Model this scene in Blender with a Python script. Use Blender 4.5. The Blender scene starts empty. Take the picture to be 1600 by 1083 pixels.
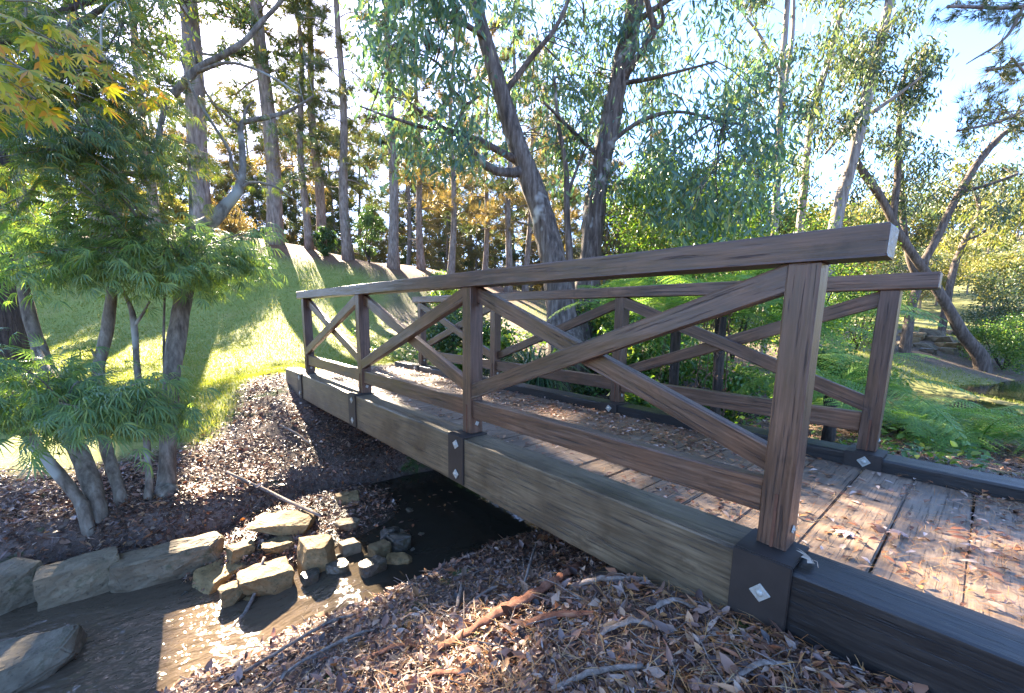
import bpy, bmesh, math, random
import numpy as np
from mathutils import Matrix, Vector

# ------------------------------------------------------------------ camera, sky, sun, exposure
SC = bpy.context.scene
COL = SC.collection
rng = np.random.default_rng(11)
random.seed(5)

F_PX, CY = 653.1, 595.78
CAM = np.array([-1.5506, -0.361, 0.7771])
YAW, PITCH, ROLL = 0.7229, -0.1552, 0.0152
def _basis():
    cy, sy = math.cos(YAW), math.sin(YAW)
    f = np.array([sy*math.cos(PITCH), cy*math.cos(PITCH), math.sin(PITCH)])
    r = np.array([cy, -sy, 0.0]); u = np.cross(r, f)
    c, s = math.cos(ROLL), math.sin(ROLL)
    return r*c+u*s, -r*s+u*c, f
RV, UV_, FV = _basis()
cam_d = bpy.data.cameras.new("camera"); cam = bpy.data.objects.new("camera", cam_d); COL.objects.link(cam)
cam.matrix_world = Matrix(((RV[0], UV_[0], -FV[0], CAM[0]), (RV[1], UV_[1], -FV[1], CAM[1]), (RV[2], UV_[2], -FV[2], CAM[2]), (0, 0, 0, 1)))
cam_d.sensor_fit = 'HORIZONTAL'; cam_d.sensor_width = 36; cam_d.lens = F_PX/1600*36
cam_d.shift_y = (CY-541.5)/1600
cam_d.clip_start = 0.02; cam_d.clip_end = 3000
SC.camera = cam

SUN_EL, SUN_AZ = math.radians(31), math.radians(8.5)       # azimuth from +Y towards +X
world = bpy.data.worlds.new("World"); SC.world = world; world.use_nodes = True
wn, wl = world.node_tree.nodes, world.node_tree.links
sky = wn.new('ShaderNodeTexSky'); sky.sky_type = 'NISHITA'; sky.sun_disc = False
sky.sun_elevation = SUN_EL; sky.sun_rotation = SUN_AZ
sky.air_density = 0.6; sky.dust_density = 1.0; sky.ozone_density = 4.0; sky.altitude = 2500
bg = wn['Background']; bg.inputs['Strength'].default_value = 0.13
wb = wn.new('ShaderNodeMix'); wb.data_type = 'RGBA'; wb.blend_type = 'MULTIPLY'; wb.inputs[0].default_value = 1.0; wb.inputs[7].default_value = (1.29, .96, .80, 1)   # the camera's daylight white balance
hs = wn.new('ShaderNodeHueSaturation'); hs.inputs['Saturation'].default_value = 1.1; hs.inputs['Value'].default_value = .9
wl.new(sky.outputs[0], hs.inputs['Color']); wl.new(hs.outputs[0], wb.inputs[6]); wl.new(wb.outputs[2], bg.inputs[0])
sun_d = bpy.data.lights.new("sun", 'SUN'); sun_d.energy = 4.0; sun_d.angle = math.radians(0.55); sun_d.color = (1.0, 0.85, 0.64)
sun = bpy.data.objects.new("sun", sun_d); COL.objects.link(sun)
S_DIR = Vector((math.sin(SUN_AZ)*math.cos(SUN_EL), math.cos(SUN_AZ)*math.cos(SUN_EL), math.sin(SUN_EL)))
sun.rotation_euler = S_DIR.to_track_quat('Z', 'Y').to_euler(); sun.location = (0, 0, 60)
SC.view_settings.view_transform = 'Standard'; SC.view_settings.look = 'None'
SC.view_settings.exposure = 4.0; SC.view_settings.gamma = 1.0
SC.render.engine = 'CYCLES'
SC.cycles.max_bounces = 6; SC.cycles.diffuse_bounces = 4; SC.cycles.glossy_bounces = 3; SC.cycles.transmission_bounces = 4
SC.cycles.sample_clamp_indirect = 6.0

# ------------------------------------------------------------------ helpers
def ray(px, py): return RV*((px-800)/F_PX) + UV_*((CY-py)/F_PX) + FV
def T(px, py, d): return CAM + ray(px, py)*d
def A(px, d):
    p = CAM + ray(px, 493)*d
    return p[:2]
def thing(name, label, cat, loc=(0, 0, 0), group=None, rotz=0.0):
    o = bpy.data.objects.new(name, None); COL.objects.link(o); o.empty_display_size = 0.1
    o.location = [float(v) for v in loc]; o.rotation_euler[2] = rotz; tag(o, label, cat, group); return o
def tag(o, label=None, cat=None, group=None, kind=None):
    if label: o['label'] = label
    if cat: o['category'] = cat
    if group: o['group'] = group
    if kind: o['kind'] = kind
    return o
def make_mesh(name, V, faces, smooth=False):
    me = bpy.data.meshes.new(name)
    V = np.ascontiguousarray(V, dtype=np.float32)
    fs = [np.asarray(f, dtype=np.int32) for f in faces if len(f)]
    me.vertices.add(len(V)); me.vertices.foreach_set('co', V.ravel())
    idx = np.concatenate([f.ravel() for f in fs]).astype(np.int32)
    cnt = np.concatenate([np.full(len(f), f.shape[1], dtype=np.int32) for f in fs])
    st = np.zeros(len(cnt), dtype=np.int32); st[1:] = np.cumsum(cnt)[:-1]
    me.loops.add(len(idx)); me.loops.foreach_set('vertex_index', idx)
    me.polygons.add(len(cnt)); me.polygons.foreach_set('loop_start', st)
    me.update(calc_edges=True)
    if smooth: me.polygons.foreach_set('use_smooth', np.ones(len(cnt), dtype=bool))
    return me
def obj(name, me, mat, parent=None, M=None, local=False):
    """link a mesh; under a parent the mesh is in world coordinates unless local"""
    o = bpy.data.objects.new(name, me); COL.objects.link(o)
    if mat is not None and not me.materials: me.materials.append(mat)
    if M is not None: o.matrix_basis = M
    if parent is not None:
        o.parent = parent
        if not local: o.matrix_parent_inverse = Matrix.Translation(-parent.location)
    return o
class Geo:
    def __init__(s): s.V, s.F, s.n = [], {3: [], 4: []}, 0
    def add(s, V, *faces):
        V = np.asarray(V, float).reshape(-1, 3)
        for f in faces:
            f = np.asarray(f)
            if len(f): s.F[f.shape[1]].append(f+s.n)
        s.V.append(V); s.n += len(V)
    def mesh(s, name, smooth=False):
        return make_mesh(name, np.concatenate(s.V), [np.concatenate(f) for f in s.F.values() if f], smooth)
def catmull(P, n=6):
    P = np.asarray(P, float)
    if len(P) < 3: return np.array([P[0]+(P[-1]-P[0])*t for t in np.linspace(0, 1, n+1)])
    Q = np.vstack([2*P[0]-P[1], P, 2*P[-1]-P[-2]]); out = []
    for i in range(1, len(Q)-2):
        a, b, c, d = Q[i-1], Q[i], Q[i+1], Q[i+2]
        for t in np.arange(n)/n:
            out.append(0.5*((2*b)+(c-a)*t+(2*a-5*b+4*c-d)*t*t+(3*b-a-3*c+d)*t**3))
    out.append(P[-1]); return np.array(out)
def tube(G, P, R, sides=8, rough=0.0, cap=True):
    P = np.asarray(P, float); R = np.broadcast_to(np.asarray(R, float), (len(P),))
    t = np.gradient(P, axis=0); t /= np.linalg.norm(t, axis=1)[:, None]+1e-12
    a = np.array([0, 0, 1.0]) if abs(t[0, 2]) < 0.9 else np.array([1.0, 0, 0])
    u = np.cross(t[0], a); u /= np.linalg.norm(u)
    V = []; ang = np.arange(sides)*2*np.pi/sides; ph = rng.uniform(0, 6.28, 4)
    for i in range(len(P)):
        u = u-t[i]*(u@t[i]); u /= np.linalg.norm(u)+1e-12
        w = np.cross(t[i], u); rr = R[i]*np.ones(sides)
        if rough: rr = rr*(1+rough*(np.sin(3*ang+ph[0]+i*0.31)*0.5+np.sin(5*ang+ph[1]-i*0.23)*0.35+np.sin(2*ang+ph[2]+i*0.57)*0.5+rng.normal(0, 0.25, sides)))
        V.append(P[i]+np.outer(np.cos(ang)*rr, u)+np.outer(np.sin(ang)*rr, w))
    V = np.concatenate(V); k = np.arange(sides); k2 = (k+1) % sides; F = []
    for i in range(len(P)-1):
        F.append(np.stack([i*sides+k, i*sides+k2, (i+1)*sides+k2, (i+1)*sides+k], 1))
    tri = np.zeros((0, 3), int)
    if cap:
        V = np.vstack([V, P[0], P[-1]]); n = len(V); b = (len(P)-1)*sides
        tri = np.concatenate([np.stack([k2, k, np.full(sides, n-2)], 1), np.stack([b+k, b+k2, np.full(sides, n-1)], 1)])
    G.add(V, np.concatenate(F), tri)
def frames(D, N):
    """rows: x along D, z near N -> (n,3,3) with columns x,y,z"""
    D = D/(np.linalg.norm(D, axis=1)[:, None]+1e-9)
    Y = np.cross(N, D); Y /= np.linalg.norm(Y, axis=1)[:, None]+1e-9
    Z = np.cross(D, Y)
    return np.stack([D, Y, Z], 2)
def scatter(G, tmpl, P, M, S):
    tv, faces = tmpl; n, k = len(P), len(tv)
    if n == 0: return
    S = np.asarray(S, float)
    if S.ndim == 1: S = np.repeat(S[:, None], 3, 1)
    V = np.einsum('nij,nkj->nki', M, tv[None]*S[:, None, :])+P[:, None, :]
    off = (np.arange(n)*k)[:, None, None]
    G.add(V.reshape(-1, 3), *[(np.asarray(f)[None]+off).reshape(-1, len(f[0])) for f in faces])
def rdir(n): v = rng.normal(size=(n, 3)); return v/np.linalg.norm(v, axis=1)[:, None]
def px_cloud(n, x0, x1, y0, y1, d0, d1):
    a, b, c = rng.uniform(x0, x1, n), rng.uniform(y0, y1, n), rng.uniform(d0, d1, n)
    return np.array([T(*q) for q in zip(a, b, c)]).reshape(-1, 3)

# leaf templates: length 1 along x
def lance(w, droop=0.12, fold=0.06):
    v = np.array([(0, 0, 0), (.33, .5*w, fold*.6), (.33, 0, 0), (.33, -.5*w, fold*.6), (.68, .36*w, fold*.4-droop*.4), (.68, 0, -droop*.4), (.68, -.36*w, fold*.4-droop*.4), (1, 0, -droop)])
    return v, [np.array([(0, 2, 1), (0, 3, 2), (4, 5, 7), (5, 6, 7)]), np.array([(1, 2, 5, 4), (2, 3, 6, 5)])]
def diamond(w, droop=0.1):
    v = np.array([(0, 0, 0), (.45, .5*w, .04), (.45, -.5*w, .04), (1, 0, -droop)])
    return v, [np.array([(0, 2, 1), (1, 2, 3)])]
def needles(n, w, spread=0.8, L=1.0):
    vs, fs = [], []
    for i in range(n):
        a = i*2.399; t = spread*(0.35+0.65*((i*0.618) % 1))
        d = np.array([math.cos(t), math.sin(t)*math.cos(a), math.sin(t)*math.sin(a)]); s = np.cross(d, rng.normal(size=3)); s /= np.linalg.norm(s)
        l = L*rng.uniform(.7, 1.0)
        vs += [d*.02+s*w/2, d*.02-s*w/2, d*l+np.array([0, 0, -.06])]; fs.append((3*i, 3*i+1, 3*i+2))
    return np.array(vs), [np.array(fs)]
def palmate(lobes=7, w=.14, spread=1.45, droop=.25):
    vs, fs = [], []
    for i in range(lobes):
        f = (i/(lobes-1))*2-1; a = f*spread; L = 1-.42*abs(f)**1.5
        d = np.array([math.cos(a), math.sin(a), 0]); s = np.array([-d[1], d[0], 0])
        n = len(vs)
        vs += [np.array([0, 0, 0.]), d*L*.45+s*w*.5+np.array([0, 0, -.02]), d*L*.45-s*w*.5+np.array([0, 0, -.05]), d*L*.8+s*w*.2+np.array([0, 0, -droop*.55]), d*L*.8-s*w*.2+np.array([0, 0, -droop*.6]), d*L+np.array([0, 0, -droop])]
        fs += [(n, n+2, n+1), (n+1, n+2, n+4), (n+1, n+4, n+3), (n+3, n+4, n+5)]
    return np.array(vs), [np.array(fs)]

# ------------------------------------------------------------------ materials
def mat_base(name):
    m = bpy.data.materials.new(name); m.use_nodes = True
    nt = m.node_tree; return m, nt.nodes, nt.links, nt.nodes['Principled BSDF']
def ramp(N, stops):
    r = N.new('ShaderNodeValToRGB'); e = r.color_ramp.elements
    while len(e) < len(stops): e.new(0.5)
    for el, (p, c) in zip(e, stops): el.position = p; el.color = (*c, 1)
    return r
def noise(N, L, vec, scale, detail=4, rough=.55, dim='3D'):
    n = N.new('ShaderNodeTexNoise'); n.inputs['Scale'].default_value = scale; n.inputs['Detail'].default_value = detail; n.inputs['Roughness'].default_value = rough
    if vec is not None: L.new(vec, n.inputs['Vector'])
    return n
def mapping(N, L, src, scale, loc=None):
    m = N.new('ShaderNodeMapping'); m.inputs['Scale'].default_value = scale; L.new(src, m.inputs['Vector'])
    if loc is not None: L.new(loc, m.inputs['Location'])
    return m.outputs[0]
def mix(N, L, fac, a, b, mode='MIX'):
    m = N.new('ShaderNodeMix'); m.data_type = 'RGBA'; m.blend_type = mode
    for sock, v in ((m.inputs[0], fac), (m.inputs[6], a), (m.inputs[7], b)):
        if hasattr(v, 'links') or hasattr(v, 'is_linked'): L.new(v, sock)
        elif isinstance(v, (int, float)): sock.default_value = v
        else: sock.default_value = (*v, 1)
    return m.outputs[2]
def bump(N, L, b, h, strength, dist):
    n = N.new('ShaderNodeBump'); n.inputs['Strength'].default_value = strength; n.inputs['Distance'].default_value = dist
    L.new(h, n.inputs['Height']); L.new(n.outputs[0], b.inputs['Normal']); return n
def maprange(N, L, v, a, b, c=0., d=1.):
    m = N.new('ShaderNodeMapRange'); L.new(v, m.inputs[0])
    for i, x in enumerate((a, b, c, d)): m.inputs[i+1].default_value = x
    return m.outputs[0]

def leaf_mat(name, stops, trans=.35, rough=.45, clump=None, tcol=(1.25, 1.15, .55), spec=.4):
    m, N, L, b = mat_base(name)
    g = N.new('ShaderNodeNewGeometry'); r = ramp(N, stops); L.new(g.outputs['Random Per Island'], r.inputs[0]); c = r.outputs[0]
    if clump:
        tc = N.new('ShaderNodeTexCoord'); n = noise(N, L, tc.outputs['Object'], clump[0], 2)
        c = mix(N, L, maprange(N, L, n.outputs[0], .42, .62), c, mix(N, L, 1.0, c, clump[1], 'MULTIPLY'))
    L.new(c, b.inputs['Base Color']); b.inputs['Roughness'].default_value = rough; b.inputs['Specular IOR Level'].default_value = spec
    if trans:
        t = N.new('ShaderNodeBsdfTranslucent'); L.new(mix(N, L, 1.0, c, tcol, 'MULTIPLY'), t.inputs[0])
        x = N.new('ShaderNodeMixShader'); x.inputs[0].default_value = trans
        L.new(b.outputs[0], x.inputs[1]); L.new(t.outputs[0], x.inputs[2]); L.new(x.outputs[0], N['Material Output'].inputs[0])
    return m
def bark_mat(name, c0, c1, c2, stretch=(9, 9, 1.2), patch=None, bmp=.6, dist=.02):
    m, N, L, b = mat_base(name); tc = N.new('ShaderNodeTexCoord')
    v = mapping(N, L, tc.outputs['Object'], stretch)
    n1 = noise(N, L, v, 2.2, 6, .65); n2 = noise(N, L, tc.outputs['Object'], 1.7, 3)
    r = ramp(N, [(.3, c0), (.5, c1), (.72, c2)]); L.new(n1.outputs[0], r.inputs[0]); c = r.outputs[0]
    if patch: c = mix(N, L, maprange(N, L, n2.outputs[0], patch[1], patch[1]+.06), c, patch[0])
    else: c = mix(N, L, maprange(N, L, n2.outputs[0], .35, .7), c, mix(N, L, 1.0, c, (.72, .75, .78), 'MULTIPLY'))
    L.new(c, b.inputs['Base Color']); b.inputs['Roughness'].default_value = .85; b.inputs['Specular IOR Level'].default_value = .2
    bump(N, L, b, n1.outputs[0], bmp, dist); return m
def wood_mat(name, dark, mid, pale, crack=.5, rough=.5, weather=None, spec=.5, axis='X', island=False):
    m, N, L, b = mat_base(name); tc = N.new('ShaderNodeTexCoord'); oi = N.new('ShaderNodeObjectInfo')
    mul = N.new('ShaderNodeVectorMath'); mul.operation = 'SCALE'; mul.inputs[0].default_value = (13, 7, 5)
    if island:
        g = N.new('ShaderNodeNewGeometry'); rnd = g.outputs['Random Per Island']
    else: rnd = oi.outputs['Random']
    L.new(rnd, mul.inputs['Scale'])
    s1 = (2.6, 30, 30) if axis == 'X' else (26, 1.6, 26)
    s2 = (3.5, 110, 110) if axis == 'X' else (75, 2.2, 75)
    g1 = noise(N, L, mapping(N, L, tc.outputs['Object'], s1, mul.outputs[0]), 1.6, 6, .6)
    g2 = noise(N, L, mapping(N, L, tc.outputs['Object'], s2, mul.outputs[0]), 1.0, 3, .6)
    n3 = noise(N, L, tc.outputs['Object'], 3.0, 4)
    r = ramp(N, [(.25, dark), (.5, mid), (.75, pale)])
    s = mix(N, L, .45, g1.outputs[0], g2.outputs[0]); L.new(s, r.inputs[0]); c = r.outputs[0]
    if weather: c = mix(N, L, maprange(N, L, n3.outputs[0], .45, .68), c, mix(N, L, 1.0, c, weather, 'MULTIPLY'))
    n5 = noise(N, L, mapping(N, L, tc.outputs['Object'], (5, 9, 9), mul.outputs[0]), 1.0, 5, .7)
    c = mix(N, L, maprange(N, L, n5.outputs[0], .58, .72), c, mix(N, L, 1.0, c, (.45, .43, .42), 'MULTIPLY'))
    tint = ramp(N, [(0, (.78, .78, .8)), (1, (1.15, 1.1, 1.05))]); L.new(rnd, tint.inputs[0]); c = mix(N, L, 1.0, c, tint.outputs[0], 'MULTIPLY')
    cr = maprange(N, L, g2.outputs[0], .34, .40); c = mix(N, L, cr, mix(N, L, crack, c, (.012, .010, .009)), c)
    L.new(c, b.inputs['Base Color']); L.new(maprange(N, L, g1.outputs[0], .2, .8, rough-.1, rough+.15), b.inputs['Roughness']); b.inputs['Specular IOR Level'].default_value = spec
    bump(N, L, b, mix(N, L, .5, g1.outputs[0], cr), .8, .005); return m
def plain(name, c, rough=.5, metal=0., var=.25, scale=20, bmp=.15):
    m, N, L, b = mat_base(name); tc = N.new('ShaderNodeTexCoord'); n = noise(N, L, tc.outputs['Object'], scale, 5)
    L.new(mix(N, L, n.outputs[0], [x*(1-var) for x in c], [x*(1+var) for x in c]), b.inputs['Base Color'])
    b.inputs['Roughness'].default_value = rough; b.inputs['Metallic'].default_value = metal
    bump(N, L, b, n.outputs[0], bmp, .004); return m

M_RAIL = wood_mat('railing timber', (.02, .010, .006), (.073, .041, .026), (.155, .098, .067), weather=(1.5, 1.35, 1.2), rough=.38, spec=.45)
M_BEAM = wood_mat('beam timber', (.045, .032, .017), (.135, .10, .056), (.265, .20, .118), weather=(.5, .47, .43), rough=.5)
M_BEAMD = wood_mat('charcoal beam timber', (.004, .004, .004), (.009, .0085, .0085), (.024, .022, .02), weather=(1.6, 1.5, 1.4), rough=.42)
M_DECK = wood_mat('deck timber', (.08, .054, .034), (.195, .142, .098), (.32, .245, .18), weather=(.6, .57, .55), rough=.52, island=True)
M_STEEL = plain('black steel', (.028, .022, .019), .55, .2, .55, 14)
M_GALV = plain('galvanised steel', (.36, .36, .32), .55, .4, .35, 60)
M_RUST = plain('rusty steel', (.10, .04, .02), .8, 0, .5, 40)
M_ROCK = None

# ------------------------------------------------------------------ ground
def fbm(x, y, scale, seed, octs=3):
    r = np.random.default_rng(seed); o = np.zeros_like(x); a = 1.0
    for k in range(octs):
        for _ in range(7):
            th = r.uniform(0, 6.28); w = scale*(2**k)*r.uniform(.7, 1.4); o += a*np.sin((x*math.cos(th)+y*math.sin(th))*w+r.uniform(0, 6.28))/7
        a *= .55
    return o
def sstep(a, b, t): t = np.clip((t-a)/(b-a), 0, 1); return t*t*(3-2*t)
CP = [  # x, y, z in metres
    (-1.55, -.4, -.62), (-2.6, -1.5, -.85), (-2.6, .6, -.92), (-1.2, .3, -.55), (-.75, .55, -.46), (-.45, .1, -.30), (-.15, .1, -.235), (-.15, .55, -.33), (-.1, -.6, -.19), (-.4, -1, -.25),
    (0.6, .6, -.40), (1.4, .6, -.40), (.8, -.4, -.2), (.8, -1.6, -.11), (.8, -3, -.1), (2.2, .2, -.30), (2.2, -1, -.25), (-.1, 1.3, -.72), (-1.1, 1.4, -.86), (-.6, 1.5, -.80), (-1.9, 1.7, -.98), (1.5, 1.5, -.8), (-3.5, 1.8, -1.0), (-3, -4, -1), (2, -5, -.2), (6, -5, -.4),
    (-3.2, 4.0, -.72), (-2.1, 4.1, -.74), (-1.4, 4.2, -.74), (-.7, 4.2, -.74), (-.1, 4.4, -.68), (.7, 4.6, -.62), (1.7, 4.5, -.62), (-1.4, 5.2, -.58), (-.5, 5.3, -.45), (-.15, 5.5, -.36), (.8, 5.9, -.22), (-.1, 6.2, -.17), (.8, 6.5, -.11), (1.9, 6.2, -.2),
    (-3, 6, -.55), (-1.5, 7, -.42), (0, 8, -.3), (2, 8.5, -.15), (-4, 8, -.5), (3.2, 5.5, -.35), (4.5, 4.5, -.5), (3, 4.2, -.6)]
CPP = [  # photo column, depth, z
    (-100, 9, -.4), (100, 9, -.38), (300, 9, -.32), (500, 10, -.12), (100, 12, -.2), (300, 12, 0.0), (450, 12, .25), (300, 14, .9), (450, 14, 1.0), (560, 14, .9), (100, 14, .3), (330, 17, 3.3), (450, 17, 3.0), (580, 16.5, 2.4), (100, 17, 2.6), (-150, 17, 2.2),
    (330, 19.5, 4.2), (450, 19.5, 3.95), (580, 19.5, 3.1), (680, 19.5, 2.8), (100, 19.5, 3.9), (-150, 20, 3.6), (330, 25, 4.5), (450, 25, 4.1), (600, 25, 3.2), (750, 25, 2.6), (100, 26, 4.4), (200, 45, 4.4), (500, 45, 3.6), (700, 45, 1.6), (450, 70, 3),
    (650, 11, .15), (650, 14, .7), (800, 10, -.05), (800, 14, .5), (800, 19, 1.7), (950, 9, -.2), (950, 14, .3), (950, 20, 1.0), (1100, 7, -.45), (1100, 12, -.1), (1100, 20, .5), (1250, 6, -.55), (1250, 12, -.3), (1250, 20, .3),
    (1400, 5, -.5), (1400, 8, -.75), (1400, 12, -.45), (1560, 4, -.5), (1560, 6, -.85), (1540, 8, -1.08), (1540, 11, -1.15), (1600, 10, -1.15), (1590, 14.5, -.7), (1480, 13, -.7), (1700, 14, -.7), (1700, 8, -1.0), (1440, 17, .1), (1440, 22, .7), (1560, 20, .2), (1560, 28, 1.8), (1350, 28, 1.0),
    (1100, 40, 2.5), (1300, 45, 5), (1500, 45, 7.5), (1700, 45, 8), (1300, 70, 14), (1500, 70, 18), (1700, 70, 18), (1000, 70, 5), (800, 70, 1), (900, 40, 1.5)]
_P = [(x, y) for x, y, z in CP]+[tuple(A(px, d)) for px, d, z in CPP]
_z = [z for x, y, z in CP]+[z for px, d, z in CPP]
for k in range(10):
    a = 2*math.pi*k/10; p = (90*math.cos(a), 90*math.sin(a)); lead = p[0]*math.sin(YAW)+p[1]*math.cos(YAW)
    if lead < 20: _P.append(p); _z.append(-1.5); _P.append((p[0]*.25, p[1]*.25)); _z.append(-.9)
_P = np.array(_P); _z = np.array(_z)
def _U(r2): return r2*np.log(r2+1e-9)
_n = len(_P)
_K = _U(((_P[:, None]-_P[None])**2).sum(2))+np.eye(_n)*0.02
_Q = np.hstack([np.ones((_n, 1)), _P])
_sol = np.linalg.solve(np.block([[_K, _Q], [_Q.T, np.zeros((3, 3))]]), np.concatenate([_z, np.zeros(3)]))
STREAM = np.array([(-14, 4.6), (-8, 3.7), (-4, 3.3), (-2.3, 3.0), (-1.4, 2.88), (-.3, 2.98), (.8, 2.85), (3, 2.6), (6, 2.6), (9, 1.6), (12, .6)])
STREAM_HW = np.array([.9, .7, .56, .55, .55, .65, .68, .7, .7, .9, 1.2])
def stream_dist(x, y):
    best = np.full(x.shape, 1e9); hw = np.zeros(x.shape)
    for (a, b, h0, h1) in zip(STREAM[:-1], STREAM[1:], STREAM_HW[:-1], STREAM_HW[1:]):
        d = b-a; t = np.clip(((x-a[0])*d[0]+(y-a[1])*d[1])/(d@d), 0, 1)
        r = np.hypot(x-a[0]-t*d[0], y-a[1]-t*d[1]); k = r < best
        best = np.where(k, r, best); hw = np.where(k, h0+(h1-h0)*t, hw)
    return best, hw
def water_z(x): return -1.13+.11*sstep(-1.25, -.6, x)
POND = np.array([16.5, -1.5]); POND_R = (7.5, 5.2)
def height(x, y, fine=True):
    x = np.asarray(x, float); y = np.asarray(y, float); shp = x.shape; x = x.ravel(); y = y.ravel()
    r = np.hypot(x, y); k = np.minimum(1, 85/np.maximum(r, 1e-6)); xs, ys = x*k, y*k
    z = _sol[-3]+_sol[-2]*xs+_sol[-1]*ys
    for i in range(_n): z = z+_sol[i]*_U((xs-_P[i, 0])**2+(ys-_P[i, 1])**2)
    ang = np.arctan2(x, y)
    z = z+sstep(150, 420, r)*(38+14*np.sin(ang*7+1)+8*np.sin(ang*17))
    if fine:
        near = 1-sstep(6, 14, np.hypot(x, y-2))
        z = z+fbm(x, y, 4.0, 3)*.030*near+fbm(x, y, 14, 4, 2)*.010*near+fbm(x, y, .7, 5)*.07*sstep(6, 14, r)+fbm(x, y, 2.2, 6)*.045*sstep(13, 17, r)
        d, hw = stream_dist(x, y); wz = water_z(x)
        wob = fbm(x, y, 3.5, 9)*.10
        bed = wz-.10+.04*fbm(x, y, 6, 8)
        t = sstep(0, .50, d-hw+wob)
        act = sstep(15, 12.5, x)
        zc = np.where(d < hw-wob, bed, bed+(np.maximum(z, wz+.02)-bed)*t)
        z = np.where(d < hw+.6, z*(1-act)+zc*act, z)
        e = ((x+.5)/.74)**2+((y-3.42)/.62)**2            # leafy gravel bar the stones lie on
        z = np.where(e < 2.2, np.maximum(z, -.955-.075*e**1.4+fbm(x, y, 9, 41, 2)*.018), z)
    return z.reshape(shp)
def hz(x, y): return float(height(np.array([x]), np.array([y]))[0])
def hit(px, py, lo=.5, hi=60):
    t = np.geomspace(lo, hi, 500); d = ray(px, py); P = CAM[None]+d[None]*t[:, None]
    dz = P[:, 2]-height(P[:, 0], P[:, 1]); k = int(np.argmax(dz < 0))
    if dz[k] >= 0 or k == 0: return P[-1]
    f = dz[k-1]/(dz[k-1]-dz[k]); return P[k-1]+(P[k]-P[k-1])*f
def cover(x, y):
    """what grows or lies on the ground: grass, pine-needle litter, wet mud"""
    w = fbm(x, y, 1.3, 21)*.55
    edge = 4.85+1.65*sstep(-1.3, -.2, x)+.4*sstep(-.2, 1.5, x)
    g = sstep(-.25, .45, y-edge+w)*(1-sstep(1.9, 3.2, x-.18*np.maximum(0, y-6.5)*1.8+w))
    dep = (x-CAM[0])*math.sin(YAW)+(y-CAM[1])*math.cos(YAW); lat = (x-CAM[0])*math.cos(YAW)-(y-CAM[1])*math.sin(YAW)
    right = sstep(5, 7, dep)*sstep(.62, .8, lat/np.maximum(dep, .1))
    g = np.maximum(g, right*(.55+.6*w))
    g = np.maximum(g, sstep(12, 18, dep)*.6)
    q0 = A(1435, 16.5); e2 = ((dep-16.5)/5.5)**2+((lat-16.5*635/653)/2.6)**2; g = g*(1-.9*sstep(1.3, .6, e2+w*.5))
    nl = sstep(16.2, 18.0, dep+w*1.6)*sstep(.18, -.05, lat/np.maximum(dep, .1))*(1-sstep(24, 30, dep))
    d, hw = stream_dist(x, y)
    wet = (1-sstep(-.1, .35, d-hw))*(1-sstep(5, 8, x))
    return np.clip(g*(1-nl), 0, 1), nl, wet
def axis(c, n, a, b): u = np.linspace(-1, 1, n); return c+a*np.sinh(b*u)
gx, gy = axis(-.4, 720, .75, 7.1), axis(1.9, 720, .75, 7.1)
X, Y = np.meshgrid(gx, gy); Zg = height(X, Y)
ii = np.arange(719)[:, None]*720+np.arange(719)[None]; ii = ii.ravel()
gme = make_mesh('ground', np.stack([X.ravel(), Y.ravel(), Zg.ravel()], 1), [np.stack([ii, ii+1, ii+721, ii+720], 1)], True)
cg, cn, cw = cover(X.ravel(), Y.ravel())
at = gme.color_attributes.new('cover', 'FLOAT_COLOR', 'POINT')
at.data.foreach_set('color', np.stack([cg, cn, cw, np.ones_like(cg)], 1).astype(np.float32).ravel())
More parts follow.
